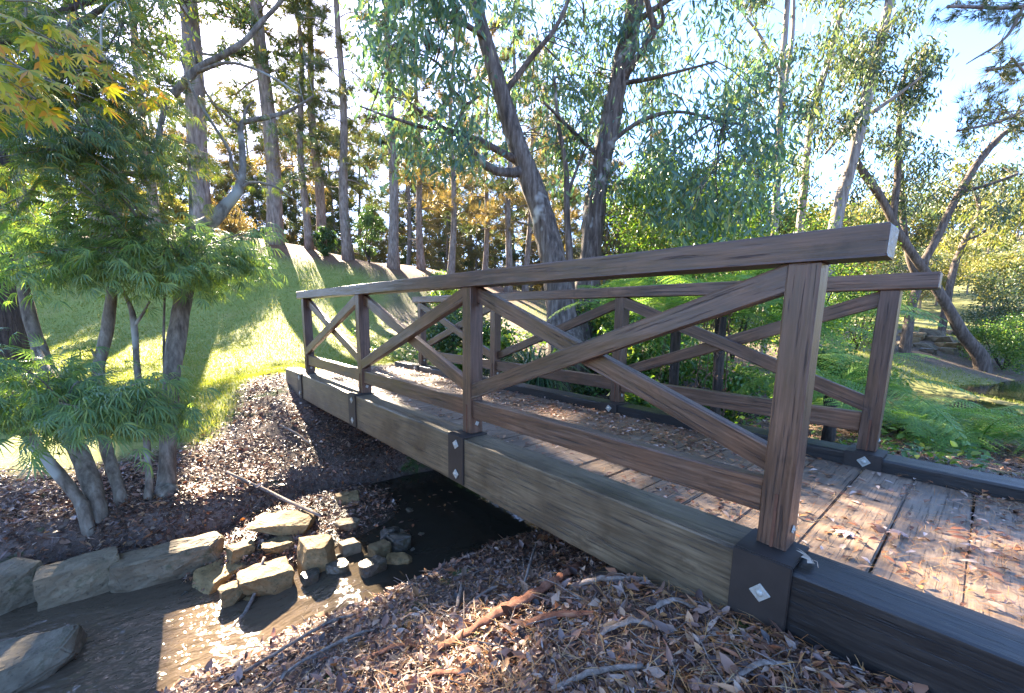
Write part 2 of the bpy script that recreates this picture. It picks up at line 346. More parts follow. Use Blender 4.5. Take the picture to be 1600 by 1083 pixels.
def ground_mat():
    m, N, L, b = mat_base('ground'); tc = N.new('ShaderNodeTexCoord'); a = N.new('ShaderNodeVertexColor'); a.layer_name = 'cover'
    s = N.new('ShaderNodeSeparateColor'); L.new(a.outputs[0], s.inputs[0]); P = tc.outputs['Object']
    n1, n2, n3 = noise(N, L, P, 18, 6, .7), noise(N, L, P, 1.3, 4), noise(N, L, P, 60, 3)
    vo = N.new('ShaderNodeTexVoronoi'); vo.inputs['Scale'].default_value = 34; L.new(P, vo.inputs['Vector'])
    soil = ramp(N, [(.25, (.018, .013, .010)), (.5, (.065, .046, .034)), (.78, (.15, .105, .075))]); L.new(n1.outputs[0], soil.inputs[0])
    chips = ramp(N, [(0, (.03, .02, .016)), (.35, (.09, .05, .035)), (.7, (.15, .11, .095)), (1, (.2, .13, .08))]); L.new(vo.outputs['Color'], chips.inputs[0])
    dirt = mix(N, L, maprange(N, L, n2.outputs[0], .35, .6), soil.outputs[0], chips.outputs[0])
    gr = ramp(N, [(.3, (.11, .145, .025)), (.5, (.19, .21, .045)), (.7, (.28, .235, .08))]); L.new(mix(N, L, .5, n1.outputs[0], n2.outputs[0]), gr.inputs[0])
    nee = ramp(N, [(.3, (.075, .034, .016)), (.6, (.15, .075, .035)), (.8, (.20, .12, .06))]); L.new(n1.outputs[0], nee.inputs[0])
    n4 = noise(N, L, P, 2.3, 5, .6); moss = ramp(N, [(.3, (.02, .04, .008)), (.7, (.06, .095, .02))]); L.new(n3.outputs[0], moss.inputs[0])
    dirt = mix(N, L, maprange(N, L, n4.outputs[0], .60, .66), dirt, moss.outputs[0])
    c = mix(N, L, s.outputs[0], dirt, gr.outputs[0]); c = mix(N, L, s.outputs[1], c, nee.outputs[0])
    mud = ramp(N, [(.3, (.02, .016, .011)), (.7, (.065, .05, .034))]); L.new(n1.outputs[0], mud.inputs[0])
    c = mix(N, L, s.outputs[2], c, mud.outputs[0]); L.new(c, b.inputs['Base Color'])
    L.new(maprange(N, L, s.outputs[2], 0, 1, .9, .35), b.inputs['Roughness']); b.inputs['Specular IOR Level'].default_value = .35
    bump(N, L, b, mix(N, L, .5, n1.outputs[0], n3.outputs[0]), .8, .025); return m
tag(obj('ground', gme, ground_mat()), kind='structure')

# ------------------------------------------------------------------ water
def water_mat(name, deep, rip, dist, rough):
    m, N, L, b = mat_base(name); tc = N.new('ShaderNodeTexCoord')
    b.inputs['Base Color'].default_value = (*deep, 1); b.inputs['Roughness'].default_value = rough; b.inputs['IOR'].default_value = 1.33; b.inputs['Specular IOR Level'].default_value = .6
    n = noise(N, L, mapping(N, L, tc.outputs['Object'], (1, 1.8, 1)), rip, 3, .5)
    sx = N.new('ShaderNodeSeparateXYZ'); L.new(tc.outputs['Object'], sx.inputs[0])
    bm_ = bump(N, L, b, n.outputs[0], .5, dist)
    if name == 'stream water':
        L.new(maprange(N, L, sx.outputs[0], -.75, -.35, 1.0, .05), bm_.inputs['Strength'])
        col = mix(N, L, maprange(N, L, sx.outputs[0], -1.1, -.3), (.085, .062, .042), deep); L.new(col, b.inputs['Base Color'])
    return m
sg = Geo(); cl = catmull(STREAM, 30); dirs = np.gradient(cl, axis=0); dirs /= np.linalg.norm(dirs, axis=1)[:, None]; nrm = np.stack([-dirs[:, 1], dirs[:, 0]], 1)
w = np.linspace(-1.25, 1.25, 41); Vw = []
for p, n in zip(cl, nrm):
    q = p[None]+n[None]*w[:, None]; z = water_z(q[:, 0]); ripple = (1-sstep(-.9, -.45, q[:, 0]))
    z = z+fbm(q[:, 0], q[:, 1], 11, 31, 2)*.006*ripple
    Vw.append(np.column_stack([q, z]))
ns = len(cl); k = (np.arange(ns-1)[:, None]*41+np.arange(40)[None]).ravel()
sg.add(np.concatenate(Vw), np.stack([k, k+1, k+42, k+41], 1))
tag(obj('stream', sg.mesh('stream', True), water_mat('stream water', (.028, .024, .017), 9, .02, .04)), kind='structure')
th = np.linspace(0, 2*np.pi, 65)[:-1]
pv = np.vstack([[*POND, -1.0], np.column_stack([POND[0]+POND_R[0]*1.2*np.cos(th), POND[1]+POND_R[1]*1.2*np.sin(th), np.full(64, -1.0)])])
kk = np.arange(64)
tag(obj('pond', make_mesh('pond', pv, [np.stack([np.zeros(64, int), 1+kk, 1+(kk+1) % 64], 1)]), water_mat('pond water', (.02, .02, .012), 3, .01, .05)), kind='structure')

# ------------------------------------------------------------------ footbridge
W2 = 1.647; PITCH_Y = 1.797; BR_END, BR_START = 6.15, -1.75
bridge = thing('footbridge', 'weathered brown timber footbridge with crossed railings over the creek', 'footbridge', (.83, 2.2, -.32))
def box_mesh(name, lx, ly, lz, bev=.006, wobble=.0015, cuts=0):
    bm = bmesh.new(); bmesh.ops.create_cube(bm, size=1)
    for v in bm.verts: v.co.x *= lx; v.co.y *= ly; v.co.z *= lz
    if cuts:
        es = [e for e in bm.edges if abs((e.verts[0].co-e.verts[1].co).x) > lx*.9]
        bmesh.ops.subdivide_edges(bm, edges=es, cuts=cuts)
    long_e = [e for e in bm.edges if abs(e.calc_face_angle(0)) > 1]
    bmesh.ops.bevel(bm, geom=long_e, offset=bev, segments=2, profile=.6, affect='EDGES')
    for v in bm.verts: v.co += Vector((random.gauss(0, wobble), random.gauss(0, wobble), random.gauss(0, wobble)))
    me = bpy.data.meshes.new(name); bm.to_mesh(me); bm.free(); return me
def member(name, p0, p1, ly, lz, mat, up=(0, 0, 1), parent=None, bev=.006, cuts=0, wob=.0012):
    p0, p1 = Vector(p0), Vector(p1); x = (p1-p0).normalized(); up = Vector(up); y = up.cross(x).normalized(); z = x.cross(y)
    M = Matrix((( x[0], y[0], z[0], (p0[0]+p1[0])/2), (x[1], y[1], z[1], (p0[1]+p1[1])/2), (x[2], y[2], z[2], (p0[2]+p1[2])/2), (0, 0, 0, 1)))
    return obj(name, box_mesh(name, (p1-p0).length, ly, lz, bev, wob, cuts), mat, parent or bridge, M)
def boxes_mesh(name, bl, bev=.004):
    bm = bmesh.new()
    for (c, s) in bl:
        r = bmesh.ops.create_cube(bm, size=1)
        for v in r['verts']: v.co = Vector((v.co.x*s[0]+c[0], v.co.y*s[1]+c[1], v.co.z*s[2]+c[2]))
    bmesh.ops.bevel(bm, geom=list(bm.edges), offset=bev, segments=2, affect='EDGES')
    me = bpy.data.meshes.new(name); bm.to_mesh(me); bm.free(); return me
def bolt_mesh(name, c, axis_x, tilt):
    """square washer standing on its corner with a domed bolt head; faces along -x or +x"""
    bm = bmesh.new(); s = axis_x
    r = bmesh.ops.create_cube(bm, size=1)
    for v in r['verts']:
        a = v.co.copy(); y, z = a.y*.046, a.z*.046; ca, sa = math.cos(tilt), math.sin(tilt)
        v.co = Vector((a.x*.006, y*ca-z*sa, y*sa+z*ca))
    bmesh.ops.bevel(bm, geom=list(bm.edges), offset=.0012, segments=1, affect='EDGES')
    r = bmesh.ops.create_uvsphere(bm, u_segments=14, v_segments=8, radius=.012)
    for v in r['verts']: v.co = Vector((v.co.x*.7+s*.003, v.co.y, v.co.z))
    bmesh.ops.translate(bm, verts=bm.verts, vec=Vector(c))
    me = bpy.data.meshes.new(name); bm.to_mesh(me); bm.free(); return me
for side in (0, 1):
    x0 = side*W2; out = -1 if side == 0 else 1
    xc = x0+.015
    # main beam, in two timbers: weathered span, dark approach kerb
    member('beam', (xc, .05, -.16), (xc, BR_END, -.16), .19, .32, M_BEAM if side == 0 else M_BEAMD, cuts=8, bev=.012, wob=.0018)
    kb = member('kerb_beam', (xc+.004, BR_START, -.168), (xc+.004, .045, -.168), .19, .32, M_BEAMD, cuts=3, bev=.012, wob=.0018)
    if side == 0: kb['label'] = 'charcoal stained beam end'
    # top rail
    member('top_rail', (x0+.048, -.15, .998), (x0+.048, 5.62, .998), .125, .09, M_RAIL, cuts=8, bev=.008)
    for i in range(4):
        y = i*PITCH_Y
        member('post', (x0+.049, y+.045, .0105), (x0+.049, y+.045, .9525), .09, .098, M_RAIL, up=(1, 0, 0), cuts=2, bev=.005)
        # steel saddle
        y0, y1 = y-.045, y+.13
        if side == 0:
            bl = [((-.0865, (y0+y1)/2, -.15), (.012, y1-y0, .314)), ((.010, (y0+y1)/2, .005), (.19, y1-y0, .009))]
        else:
            bl = [((x0-.0865, (y0+y1)/2, -.15), (.012, y1-y0, .314)), ((x0+.010, (y0+y1)/2, .005), (.19, y1-y0, .009))]
        br = obj('bracket', boxes_mesh('bracket', bl, .003), M_STEEL, bridge)
        zs = (-.115,) if i == 0 and side == 0 else (-.05, -.25)
        if side == 1: zs = (-.035,)
        for zz in zs:
            o = obj('bolt', bolt_mesh('bolt', (x0-.0955, y+.035, zz), -1, math.radians(45+random.uniform(-14, 14))), M_GALV, None)
            o.parent = br; o.matrix_parent_inverse = Matrix.Translation(-bridge.location)
            o.matrix_parent_inverse = (Matrix.Translation(bridge.location) @ br.matrix_parent_inverse @ br.matrix_basis).inverted()
        # blade let into the post, and the fixing on the approach-side face
        obj('steel_blade', boxes_mesh('steel_blade', [((x0-.0015, y+.043, .105), (.006, .010, .19))], .001), M_RUST, bridge)
        obj('post_bolt', bolt_mesh('post_bolt', (0, 0, 0), -1, .5), M_GALV, bridge, Matrix.Translation((x0+.05, y-.003, .075)) @ Matrix.Rotation(math.pi/2, 4, 'Z') @ Matrix.Scale(.55, 4))
    for i in range(3):
        ya, yb = i*PITCH_Y+.0905, (i+1)*PITCH_Y-.0005
        member('lower_rail', (x0+.05, ya, .172), (x0+.05, yb, .172), .062, .118, M_RAIL, cuts=3)
        xf, xb = (x0+.026, x0+.073) if side == 0 else (x0+.073, x0+.026)
        L = yb-ya; 
        def brace(xp, za, zb):
            member('brace', (xp, ya-.05, za), (xp, yb+.05, zb), .046, .088, M_RAIL, cuts=3)
        brace(xf, .925, .275); brace(xb, .275, .925)
# deck planks: one deck
dg = Geo(); bmd = bmesh.new(); yy = BR_START; k = 0
while yy < BR_END-.05:
    wpl = .222+random.uniform(-.012, .012); gap = random.uniform(.0015, .005); 
    r = bmesh.ops.create_cube(bmd, size=1); dz = random.uniform(-.004, .004); tw = random.uniform(-.004, .004)
    for v in r['verts']:
        v.co = Vector((v.co.x*(W2-.19)+W2/2+.017+random.uniform(-.002, .002), yy+wpl/2+v.co.y*(wpl-gap)+tw*v.co.x*3, -.107+v.co.z*.05+dz+tw*v.co.y))
    yy += wpl
bmesh.ops.bevel(bmd, geom=list(bmd.edges), offset=.006, segments=2, affect='EDGES')
for xj in (.3, 1.3):
    r = bmesh.ops.create_cube(bmd, size=1)
    for v in r['verts']: v.co = Vector((v.co.x*.09+xj, v.co.y*(BR_END-.1)+BR_END/2, v.co.z*.16-.217))
dme = bpy.data.meshes.new('deck'); bmd.to_mesh(dme); bmd.free(); obj('deck', dme, M_DECK, bridge)
# ------------------------------------------------------------------ rocks
def rock_mat(name, c0, c1, c2, rough=.8):
    m, N, L, b = mat_base(name); tc = N.new('ShaderNodeTexCoord'); oi = N.new('ShaderNodeObjectInfo')
    P = tc.outputs['Object']; n1 = noise(N, L, mapping(N, L, P, (1, 1, 2.2)), 7, 8, .65); n2 = noise(N, L, P, 45, 4); n3 = noise(N, L, P, 2.4, 3)
    r = ramp(N, [(.28, c0), (.5, c1), (.74, c2)]); L.new(mix(N, L, .35, n1.outputs[0], n3.outputs[0]), r.inputs[0])
    t = ramp(N, [(0, (.75, .76, .78)), (1, (1.2, 1.12, 1.0))]); L.new(oi.outputs['Random'], t.inputs[0])
    c = mix(N, L, 1.0, r.outputs[0], t.outputs[0], 'MULTIPLY')
    c = mix(N, L, maprange(N, L, n2.outputs[0], .3, .42), mix(N, L, .6, c, (.02, .018, .015)), c)
    n4 = noise(N, L, P, 5.5, 6, .7); c = mix(N, L, maprange(N, L, n4.outputs[0], .57, .66), c, mix(N, L, .75, c, (.045, .05, .024)))
    L.new(c, b.inputs['Base Color']); b.inputs['Roughness'].default_value = rough; b.inputs['Specular IOR Level'].default_value = .35
    bump(N, L, b, mix(N, L, .5, n1.outputs[0], n2.outputs[0]), .7, .02); return m
M_TAN = rock_mat('tan sandstone', (.075, .047, .02), (.185, .125, .056), (.29, .215, .115))
M_GREY = rock_mat('grey fieldstone', (.06, .046, .031), (.145, .115, .076), (.235, .195, .135))
M_WETR = rock_mat('wet stone', (.03, .026, .02), (.07, .058, .042), (.13, .11, .08), .3)
def rock_mesh(name, sx, sy, sz, seed, ang=.8, flat=.5):
    r = np.random.default_rng(seed); bm = bmesh.new()
    P = r.uniform(-1, 1, (22, 3)); P = np.sign(P)*np.abs(P)**(.45 if ang > .5 else .8); l = np.linalg.norm(P, axis=1)
    P = P/np.maximum(1, l/1.25)[:, None]; P[:, 2] = np.where(P[:, 2] > flat, flat+(P[:, 2]-flat)*.25, P[:, 2])
    for p in P: bm.verts.new(p*np.array([sx, sy, sz])*.5)
    g = bmesh.ops.convex_hull(bm, input=list(bm.verts)); bmesh.ops.delete(bm, geom=list({v for v in g['geom_interior'] if isinstance(v, bmesh.types.BMVert)}), context='VERTS')
    bmesh.ops.bevel(bm, geom=list(bm.edges), offset=min(sx, sy, sz)*.05, segments=2, affect='EDGES', clamp_overlap=True)
    bmesh.ops.triangulate(bm, faces=list(bm.faces))
    for _ in range(3):
        es = [e for e in bm.edges if e.calc_length() > max(sx, sy, sz)*.07]
        if es: bmesh.ops.subdivide_edges(bm, edges=es, cuts=1, use_grid_fill=True)
        bmesh.ops.triangulate(bm, faces=[f for f in bm.faces if len(f.verts) > 3])
    s = max(sx, sy, sz); ph = r.uniform(0, 6, 9); bm.normal_update()
    for v in bm.verts:
        p = v.co/s*9; d = math.sin(p.x*1.3+ph[0])*math.sin(p.y*1.7+ph[1])+.6*math.sin(p.z*3.1+p.x*2+ph[2])+.4*math.sin(p.x*5+ph[3])*math.sin(p.z*6+p.y*4+ph[4])
        v.co += v.normal*d*s*.012
    me = bpy.data.meshes.new(name); bm.to_mesh(me); bm.free(); return me
def rock(label, x0, x1, y0, y1, mat, yaw=0., k=.58, dep=.8, seed=None, ang=.8, flat=.45, sink=.06, z=None, group='stones along the creek', tilt=0.):
    pxc = (x0+x1)/2
    p = hit(pxc, y1) if z is None else None
    if p is not None and stream_dist(p[:1], p[1:2])[0][0] < 1.2 and p[2] < water_z(p[0]): z = float(water_z(p[0])); p = None
    if p is None:
        d = ray(pxc, y1); p = CAM+d*((z-CAM[2])/d[2])
    D = (p-CAM)@FV; w = (x1-x0)*D/F_PX; h = (y1-y0)*D/F_PX*k/0.88
    dd = w*dep; fw = np.array([p[0]-CAM[0], p[1]-CAM[1]]); fw /= np.linalg.norm(fw)
    c = np.array([p[0]+fw[0]*dd*.42, p[1]+fw[1]*dd*.42]); 
    me = rock_mesh('rock', w, dd, h*1.35, seed or int(x0*7+y0), ang, flat)
    o = obj('rock', me, mat); o.location = (c[0], c[1], p[2]+h*.5-h*.17-sink*h)
    o.rotation_euler = (tilt, random.uniform(-.08, .08), math.atan2(-fw[0], fw[1])+yaw); tag(o, label, 'rock', group); return o
rock('big brown-grey boulder cut by the left edge of the photo in the bank wall', -45, 66, 850, 958, M_GREY, .1, .8, .6)
rock('squared grey-brown block in the bank wall between two larger boulders', 56, 190, 846, 940, M_GREY, -.12, .8, .45, ang=.9, seed=41)
rock('long low grey slab boulder below the maple stems beside the stepping stones', 188, 348, 822, 912, M_GREY, -.25, .75, .42, seed=23)
rock('smooth grey rounded boulder in the bottom left corner by the water', -40, 128, 1004, 1072, M_GREY, .2, .8, .7, ang=.3, seed=5)
rock('flat-topped tan slab with a pale stick lying across it', 392, 500, 787, 838, M_TAN, -.3, .62, .6, seed=61, flat=.25)
rock('small tan stone tucked beside the end of the long slab boulder', 357, 397, 836, 876, M_TAN, .3, .7, .8, seed=12)
rock('medium tan stone between the flat slab and the largest pale stone', 408, 462, 832, 870, M_TAN, .2, .6, .8, seed=13)
rock('steep angular tan stone at the right of the stone cluster', 452, 526, 824, 894, M_TAN, -.5, .8, .7, seed=14)
rock('flat wedge-shaped tan stone sloping into the brown water', 303, 380, 860, 920, M_TAN, .5, .5, .9, seed=15, flat=.2)
rock('largest pale sunlit stone at the front of the stone cluster', 376, 466, 864, 936, M_TAN, .1, .72, .75, seed=16, flat=.35)
rock('small orange-brown stone standing in the water before the largest pale stone', 348, 388, 896, 944, M_TAN, .2, .8, .8, seed=17)
rock('rounded tan stone alone on the leafy bank behind the others', 524, 564, 764, 788, M_TAN, 0, .7, .8, seed=18, ang=.3)
rock('small dark grey stone half hidden by leaves right of the flat slab', 524, 562, 806, 830, M_GREY, .4, .7, .8, seed=19)
rock('small pointed brown stone between the angular stone and the pool', 528, 564, 838, 868, M_GREY, .2, .8, .8, seed=20)
rock('mid-sized tan stone at the edge of the dark pool', 572, 612, 838, 874, M_TAN, .6, .7, .8, seed=21)
rock('dark rounded stone behind its twin at the pool edge', 588, 626, 822, 850, M_WETR, 0, .8, .9, seed=22, ang=.2)
rock('dark rounded stone in front of its twin at the pool edge', 606, 644, 828, 862, M_WETR, .3, .85, .9, seed=24, ang=.2)
rock('thin flat tan stone lying at the lip of the pool', 600, 648, 853, 882, M_TAN, -.2, .45, .7, seed=25, flat=.1)
rock('flat-topped stone in the riffle with a brown top', 508, 546, 872, 898, M_WETR, .2, .8, .8, seed=26, flat=.1)
rock('wet black stone with a yellow leaf in the riffle', 560, 604, 868, 900, M_WETR, .5, .7, .8, seed=27)
rock('small wet stone between the pale stone and the riffle', 470, 502, 888, 912, M_WETR, .2, .7, .8, seed=28)
rock('little brown chip of stone below the flat-topped slab', 470, 494, 806, 822, M_GREY, .9, .7, .8, seed=29)
sm = [rock_mesh('rock', 1, .8, .7, 300+k, .8, .4) for k in range(5)]
r5 = np.random.default_rng(55)
for k in range(46):
    px, py = (r5.uniform(350, 660), r5.uniform(792, 905)) if k < 34 else (r5.uniform(150, 420), r5.uniform(880, 960))
    p = hit(px, py); z = max(p[2], float(water_z(p[0])))-.006; q = r5.uniform(.03, .085)
    o = bpy.data.objects.new('rock', sm[k % 5]); COL.objects.link(o); o.location = (p[0], p[1], z+q*.12); o.scale = (q, q*r5.uniform(.7, 1.1), q*r5.uniform(.6, 1.0)); o.rotation_euler = (r5.uniform(-.3, .3), r5.uniform(-.3, .3), r5.uniform(0, 6.28))
    tag(o, 'fist-sized stone among the larger stones in the shallow creek', 'rock', 'fist-sized creek stones')
for k, me in enumerate(sm): me.materials.append((M_TAN, M_GREY, M_WETR, M_GREY, M_TAN)[k])
ck = 'stones of the far creek cascade'
for (a, b, c, d, m, l) in [(1438, 1472, 505, 527, M_GREY, 'pale boulder at the head of the far creek cascade'), (1402, 1440, 512, 530, M_TAN, 'tan boulder left in the far creek cascade below the leaning gum'), (1396, 1424, 528, 541, M_GREY, 'low grey stone on the left bank of the far cascade'), (1425, 1455, 530, 545, M_GREY, 'flat stone in the middle of the far cascade'), (1462, 1506, 528, 546, M_TAN, 'tan stone at the foot of the leaning gum in the far cascade'), (1476, 1500, 510, 524, M_WETR, 'dark stone behind the leaning gum trunk in the cascade'), (1350, 1392, 528, 543, M_TAN, 'leftmost pale stone of the far creek bank seen between the bridge posts'), (1446, 1484, 518, 536, M_GREY, 'broad grey stone below the pale boulder in the far cascade'), (1408, 1436, 522, 536, M_TAN, 'small tan stone under the thin crooked gum by the cascade'), (1466, 1492, 538, 552, M_GREY, 'grey stone in the trickle below the far cascade'), (1436, 1462, 540, 552, M_WETR, 'wet stone in the trickle left of the leaning gum base')]:
    rock(l, a, b, c, d, m, random.uniform(-.5, .5), .8, .8, group=ck)
# ------------------------------------------------------------------ sticks and bark strips
M_STK = bark_mat('grey stick bark', (.10, .075, .06), (.21, .165, .135), (.34, .28, .24), (20, 20, 20), dist=.004)
M_BRKS = bark_mat('red bark strip', (.09, .032, .018), (.20, .08, .045), (.30, .15, .09), (14, 14, 14), dist=.005)
def stick(name, label, cat, pts, wpx, mat, lift=.012, group='fallen sticks', sides=7, flat=1.0):
    P = np.array([hit(a, b) for a, b, *_ in pts]); P[:, 2] += np.array([(q[2] if len(q) > 2 else 0) for q in pts])+lift
    c = catmull(P, 6); D = np.median((c-CAM)@FV); r = wpx/2*D/F_PX; G = Geo()
    c = c+rng.normal(0, r*.18, c.shape)
    prof = r*(.75+.35*np.sin(np.linspace(.3, 3.0, len(c))))
    if name == 'bark_strip':      # curled flat ribbon
        t_ = np.gradient(c, axis=0); sd = np.cross(t_, [0, 0, 1.]); sd /= np.linalg.norm(sd, axis=1)[:, None]; aa = np.linspace(0, np.pi, 7)
        prof = prof*(1+rng.normal(0, .12, len(c))); V = []
        for p_, s_, r_ in zip(c, sd, prof): V.append(np.vstack([p_+np.outer(np.cos(aa)*r_*1.15, s_)+np.outer(np.sin(aa)*r_*.6, [0, 0, 1.]), p_+np.outer(np.cos(aa[::-1])*r_*.8, s_)+np.outer(np.sin(aa[::-1])*r_*.38, [0, 0, 1.])]))
        k_ = np.arange(14); G.add(np.concatenate(V), *[np.concatenate([np.stack([i*14+k_, i*14+(k_+1) % 14, (i+1)*14+(k_+1) % 14, (i+1)*14+k_], 1) for i in range(len(c)-1)])])
    else: tube(G, c, prof, sides, .10)
    me = G.mesh(name, True)
    o = obj(name, me, mat); tag(o, label, cat, group); return o
stick('stick', 'straight pale stick lying across the flat-topped slab', 'stick', [(356, 748, .05), (430, 790, .10), (503, 832, .13)], 5, M_STK)
stick('bark_strip', 'longest red-brown curled bark strip on the leafy bank', 'bark', [(684, 1022), (760, 985, .03), (830, 950, .04), (872, 918, .03), (906, 888)], 15, M_BRKS, .02, 'fallen bark strips')
stick('bark_strip', 'shorter orange bark strip right of the longest one', 'bark', [(798, 988), (860, 976, .02), (926, 966, .01)], 12, M_BRKS, .015, 'fallen bark strips')
stick('bark_strip', 'thin dark red bark strip lying against the longest one', 'bark', [(742, 984), (790, 962, .03), (822, 944, .02)], 9, M_BRKS, .02, 'fallen bark strips')
stick('stick', 'pale purple-grey stick below the bridge beam', 'stick', [(888, 922), (940, 916, .02), (1012, 910)], 9, M_STK)
stick('stick', 'thin stick standing upright in the litter by the beam', 'stick', [(816, 924), (828, 905, .08), (838, 868, .07)], 4, M_STK)
stick('stick', 'orange-brown stick along the lip of the creek bank', 'stick', [(548, 918), (600, 900, .02), (658, 880)], 6, M_BRKS)
stick('stick', 'long curved grey twig arching over the muddy water', 'stick', [(256, 1078), (300, 1052, .03), (352, 1012, .06), (396, 962, .10), (416, 905, .16)], 6, M_STK)
stick('stick', 'forked grey twig in the mud left of the sun glint', 'stick', [(84, 940, .02), (98, 980, .03), (118, 998, .02), (134, 1008, .02)], 4, M_STK)
stick('stick', 'pale broken stick at the bottom edge under the kerb beam', 'stick', [(862, 1082), (930, 1062, .02), (1004, 1050, .01)], 9, M_STK)
stick('stick', 'slender grey stick left of the bark strips', 'stick', [(718, 962), (762, 932, .02), (808, 912)], 5, M_STK)
stick('stick', 'short upright grey stick in the middle of the leaf litter', 'stick', [(710, 968), (718, 944, .03), (722, 922, .03)], 6, M_STK)
stick('stick', 'white bare twig on the far bank under the bridge end', 'stick', [(438, 668, .02), (462, 682, .03), (484, 696, .01)], 3, M_STK)
stick('stick', 'long thin brown twig running up from the bottom edge', 'stick', [(338, 1080), (430, 1030, .02), (510, 985, .03), (556, 962)], 5, M_STK)
stick('stick', 'long low twig beside the brown twig at the bottom edge', 'stick', [(410, 1082), (470, 1045, .02), (548, 1004, .02), (590, 985)], 5, M_STK)
stick('stick', 'dark wet branch lying in the sun glint on the water', 'stick', [(200, 1015, .03), (232, 992, .05), (262, 968, .05)], 8, M_STK)

for i_, (a, b, c, w, l) in enumerate([((930, 1000), (985, 985), (1040, 990), 10, 'flat grey bark strip in the litter right of the orange strip'), ((560, 1040), (610, 1022), (650, 1010), 8, 'brown bark strip left of the longest one near the bottom'), ((1010, 960), (1050, 950), (1085, 955), 8, 'short rusty bark strip close under the beam'), ((640, 1075), (690, 1062), (730, 1060), 9, 'pale bark strip at the bottom edge below the longest one'), ((1130, 1075), (1190, 1052), (1250, 1050), 8, 'dark bark strip in front of the kerb beam')]):
    stick('bark_strip', l, 'bark', [a, (b[0], b[1], .02), c], w, (M_STK, M_BRKS)[i_ % 2], .014, 'fallen bark strips')
# ------------------------------------------------------------------ leaf litter, needles, grass
LIT = [(0, (.03, .018, .014)), (.2, (.07, .036, .026)), (.34, (.16, .075, .045)), (.5, (.22, .13, .088)), (.62, (.33, .125, .05)), (.74, (.16, .11, .10)), (.86, (.37, .255, .18)), (.94, (.40, .18, .05)), (1, (.43, .36, .31))]
M_LIT = leaf_mat('dead leaves', LIT, .12, .38, None, (1.1, .8, .5), .6)
M_NDL = leaf_mat('dead needles', [(0, (.16, .065, .025)), (.4, (.34, .15, .045)), (.75, (.40, .22, .08)), (1, (.30, .22, .12))], .1, .5, None, (1, .8, .5))
M_DLIT = leaf_mat('dead leaves on deck', [(0, (.05, .025, .018)), (.2, (.14, .055, .03)), (.4, (.30, .12, .05)), (.6, (.22, .13, .09)), (.75, (.36, .17, .06)), (.9, (.38, .28, .22)), (1, (.46, .38, .36))], .12, .4, None, (1.1, .8, .5), .5)
def polar(n, x0, x1, r0, r1):
    """random ground points, denser near the viewpoint's foreground: columns x0..x1 of the photo, distances r0..r1"""
    d = np.exp(rng.uniform(math.log(r0), math.log(r1), n)); lat = rng.uniform(x0-800, x1-800, n)/F_PX*d
    return CAM[0]+math.sin(YAW)*d+math.cos(YAW)*lat, CAM[1]+math.cos(YAW)*d-math.sin(YAW)*lat
def lay(x, y, z, up=.25, tilt=.35):
    n = len(x); a = rng.uniform(0, 6.28, n); N_ = np.stack([rng.normal(0, tilt, n), rng.normal(0, tilt, n), np.ones(n)], 1)
    D = np.stack([np.cos(a), np.sin(a), rng.normal(0, tilt*.6, n)], 1)
    D -= N_*((D*N_).sum(1)/(N_*N_).sum(1))[:, None]; return np.stack([x, y, z], 1), frames(D, N_)
def on_bridge(x, y): return (x > -.10) & (x < W2+.13) & (y > BR_START) & (y < BR_END)
lg = Geo()
xa, ya_ = polar(170000, -60, 1660, .9, 8.5); xb_, yb_ = polar(90000, -60, 900, 2.6, 6.5); x, y = np.append(xa, xb_), np.append(ya_, yb_); g, nl, wet = cover(x, y); dst, hw = stream_dist(x, y)
keep = (g < rng.uniform(.1, .8, len(x))) & (rng.random(len(x)) < np.clip(.9+.9*fbm(x, y, 5, 61), .3, 1))
x, y = x[keep], y[keep]; z = height(x, y); k = (~on_bridge(x, y) | (z < -.42)) & (z > water_z(x)+rng.uniform(-.01, .05, len(x))); x, y, z = x[k], y[k], z[k]; z = z+rng.uniform(.002, .022, len(x))
P_, M_ = lay(x, y, z, tilt=.48); S = rng.uniform(.014, .038, len(x))*rng.choice([.5, .8, 1.1, 1.5, 2.1], len(x), p=[.28, .25, .23, .15, .09])
thr = rng.random(len(x))
for lo, hi, t in ((0, .4, lance(.28, .25, .12)), (.4, .58, lance(.55, -.2, .18)), (.58, .8, lance(.16, .3, .05)), (.8, .92, diamond(.5, .3)), (.92, 1, lance(.10, -.2, .03))):
    q = (thr >= lo) & (thr < hi); scatter(lg, t, P_[q], M_[q], S[q])
x, y = polar(1500, 300, 900, 2.4, 5); dst, hw = stream_dist(x, y); k = (x > -.35) & (dst < hw*rng.uniform(.35, 1.1, len(x))) & (height(x, y) < water_z(x)) & (rng.random(len(x)) < np.clip(.25+.9*fbm(x, y, 4, 91), 0, 1)); x, y = x[k], y[k]
P_, M_ = lay(x, y, water_z(x)+.004, tilt=.05); scatter(lg, lance(.4, .03, .02), P_, M_, rng.uniform(.02, .06, len(x)))
tag(obj('leaf_litter', lg.mesh('leaf_litter'), M_LIT), kind='stuff')
ng = Geo()
x, y = polar(16000, 200, 1660, .9, 5); g, nl, wet = cover(x, y); dst, hw = stream_dist(x, y)
dens = np.clip(.35+.65*fbm(x, y, 2.2, 71)+.35*sstep(1.5, .2, y), 0, 1)
keep = (~on_bridge(x, y)) & (dst > hw+.15) & (rng.random(len(x)) < dens) & (g < .5)
x, y = x[keep], y[keep]; z = height(x, y)+rng.uniform(.012, .035, len(x)); P_, M_ = lay(x, y, z, tilt=.2)
scatter(ng, diamond(.03, .06), P_, M_, rng.uniform(.05, .13, len(x)))
tag(obj('needle_litter', ng.mesh('needle_litter'), M_NDL), kind='stuff')
tg = Geo(); x, y = polar(1500, -60, 1660, .95, 7); g, nl, wet = cover(x, y); dst, hw = stream_dist(x, y)
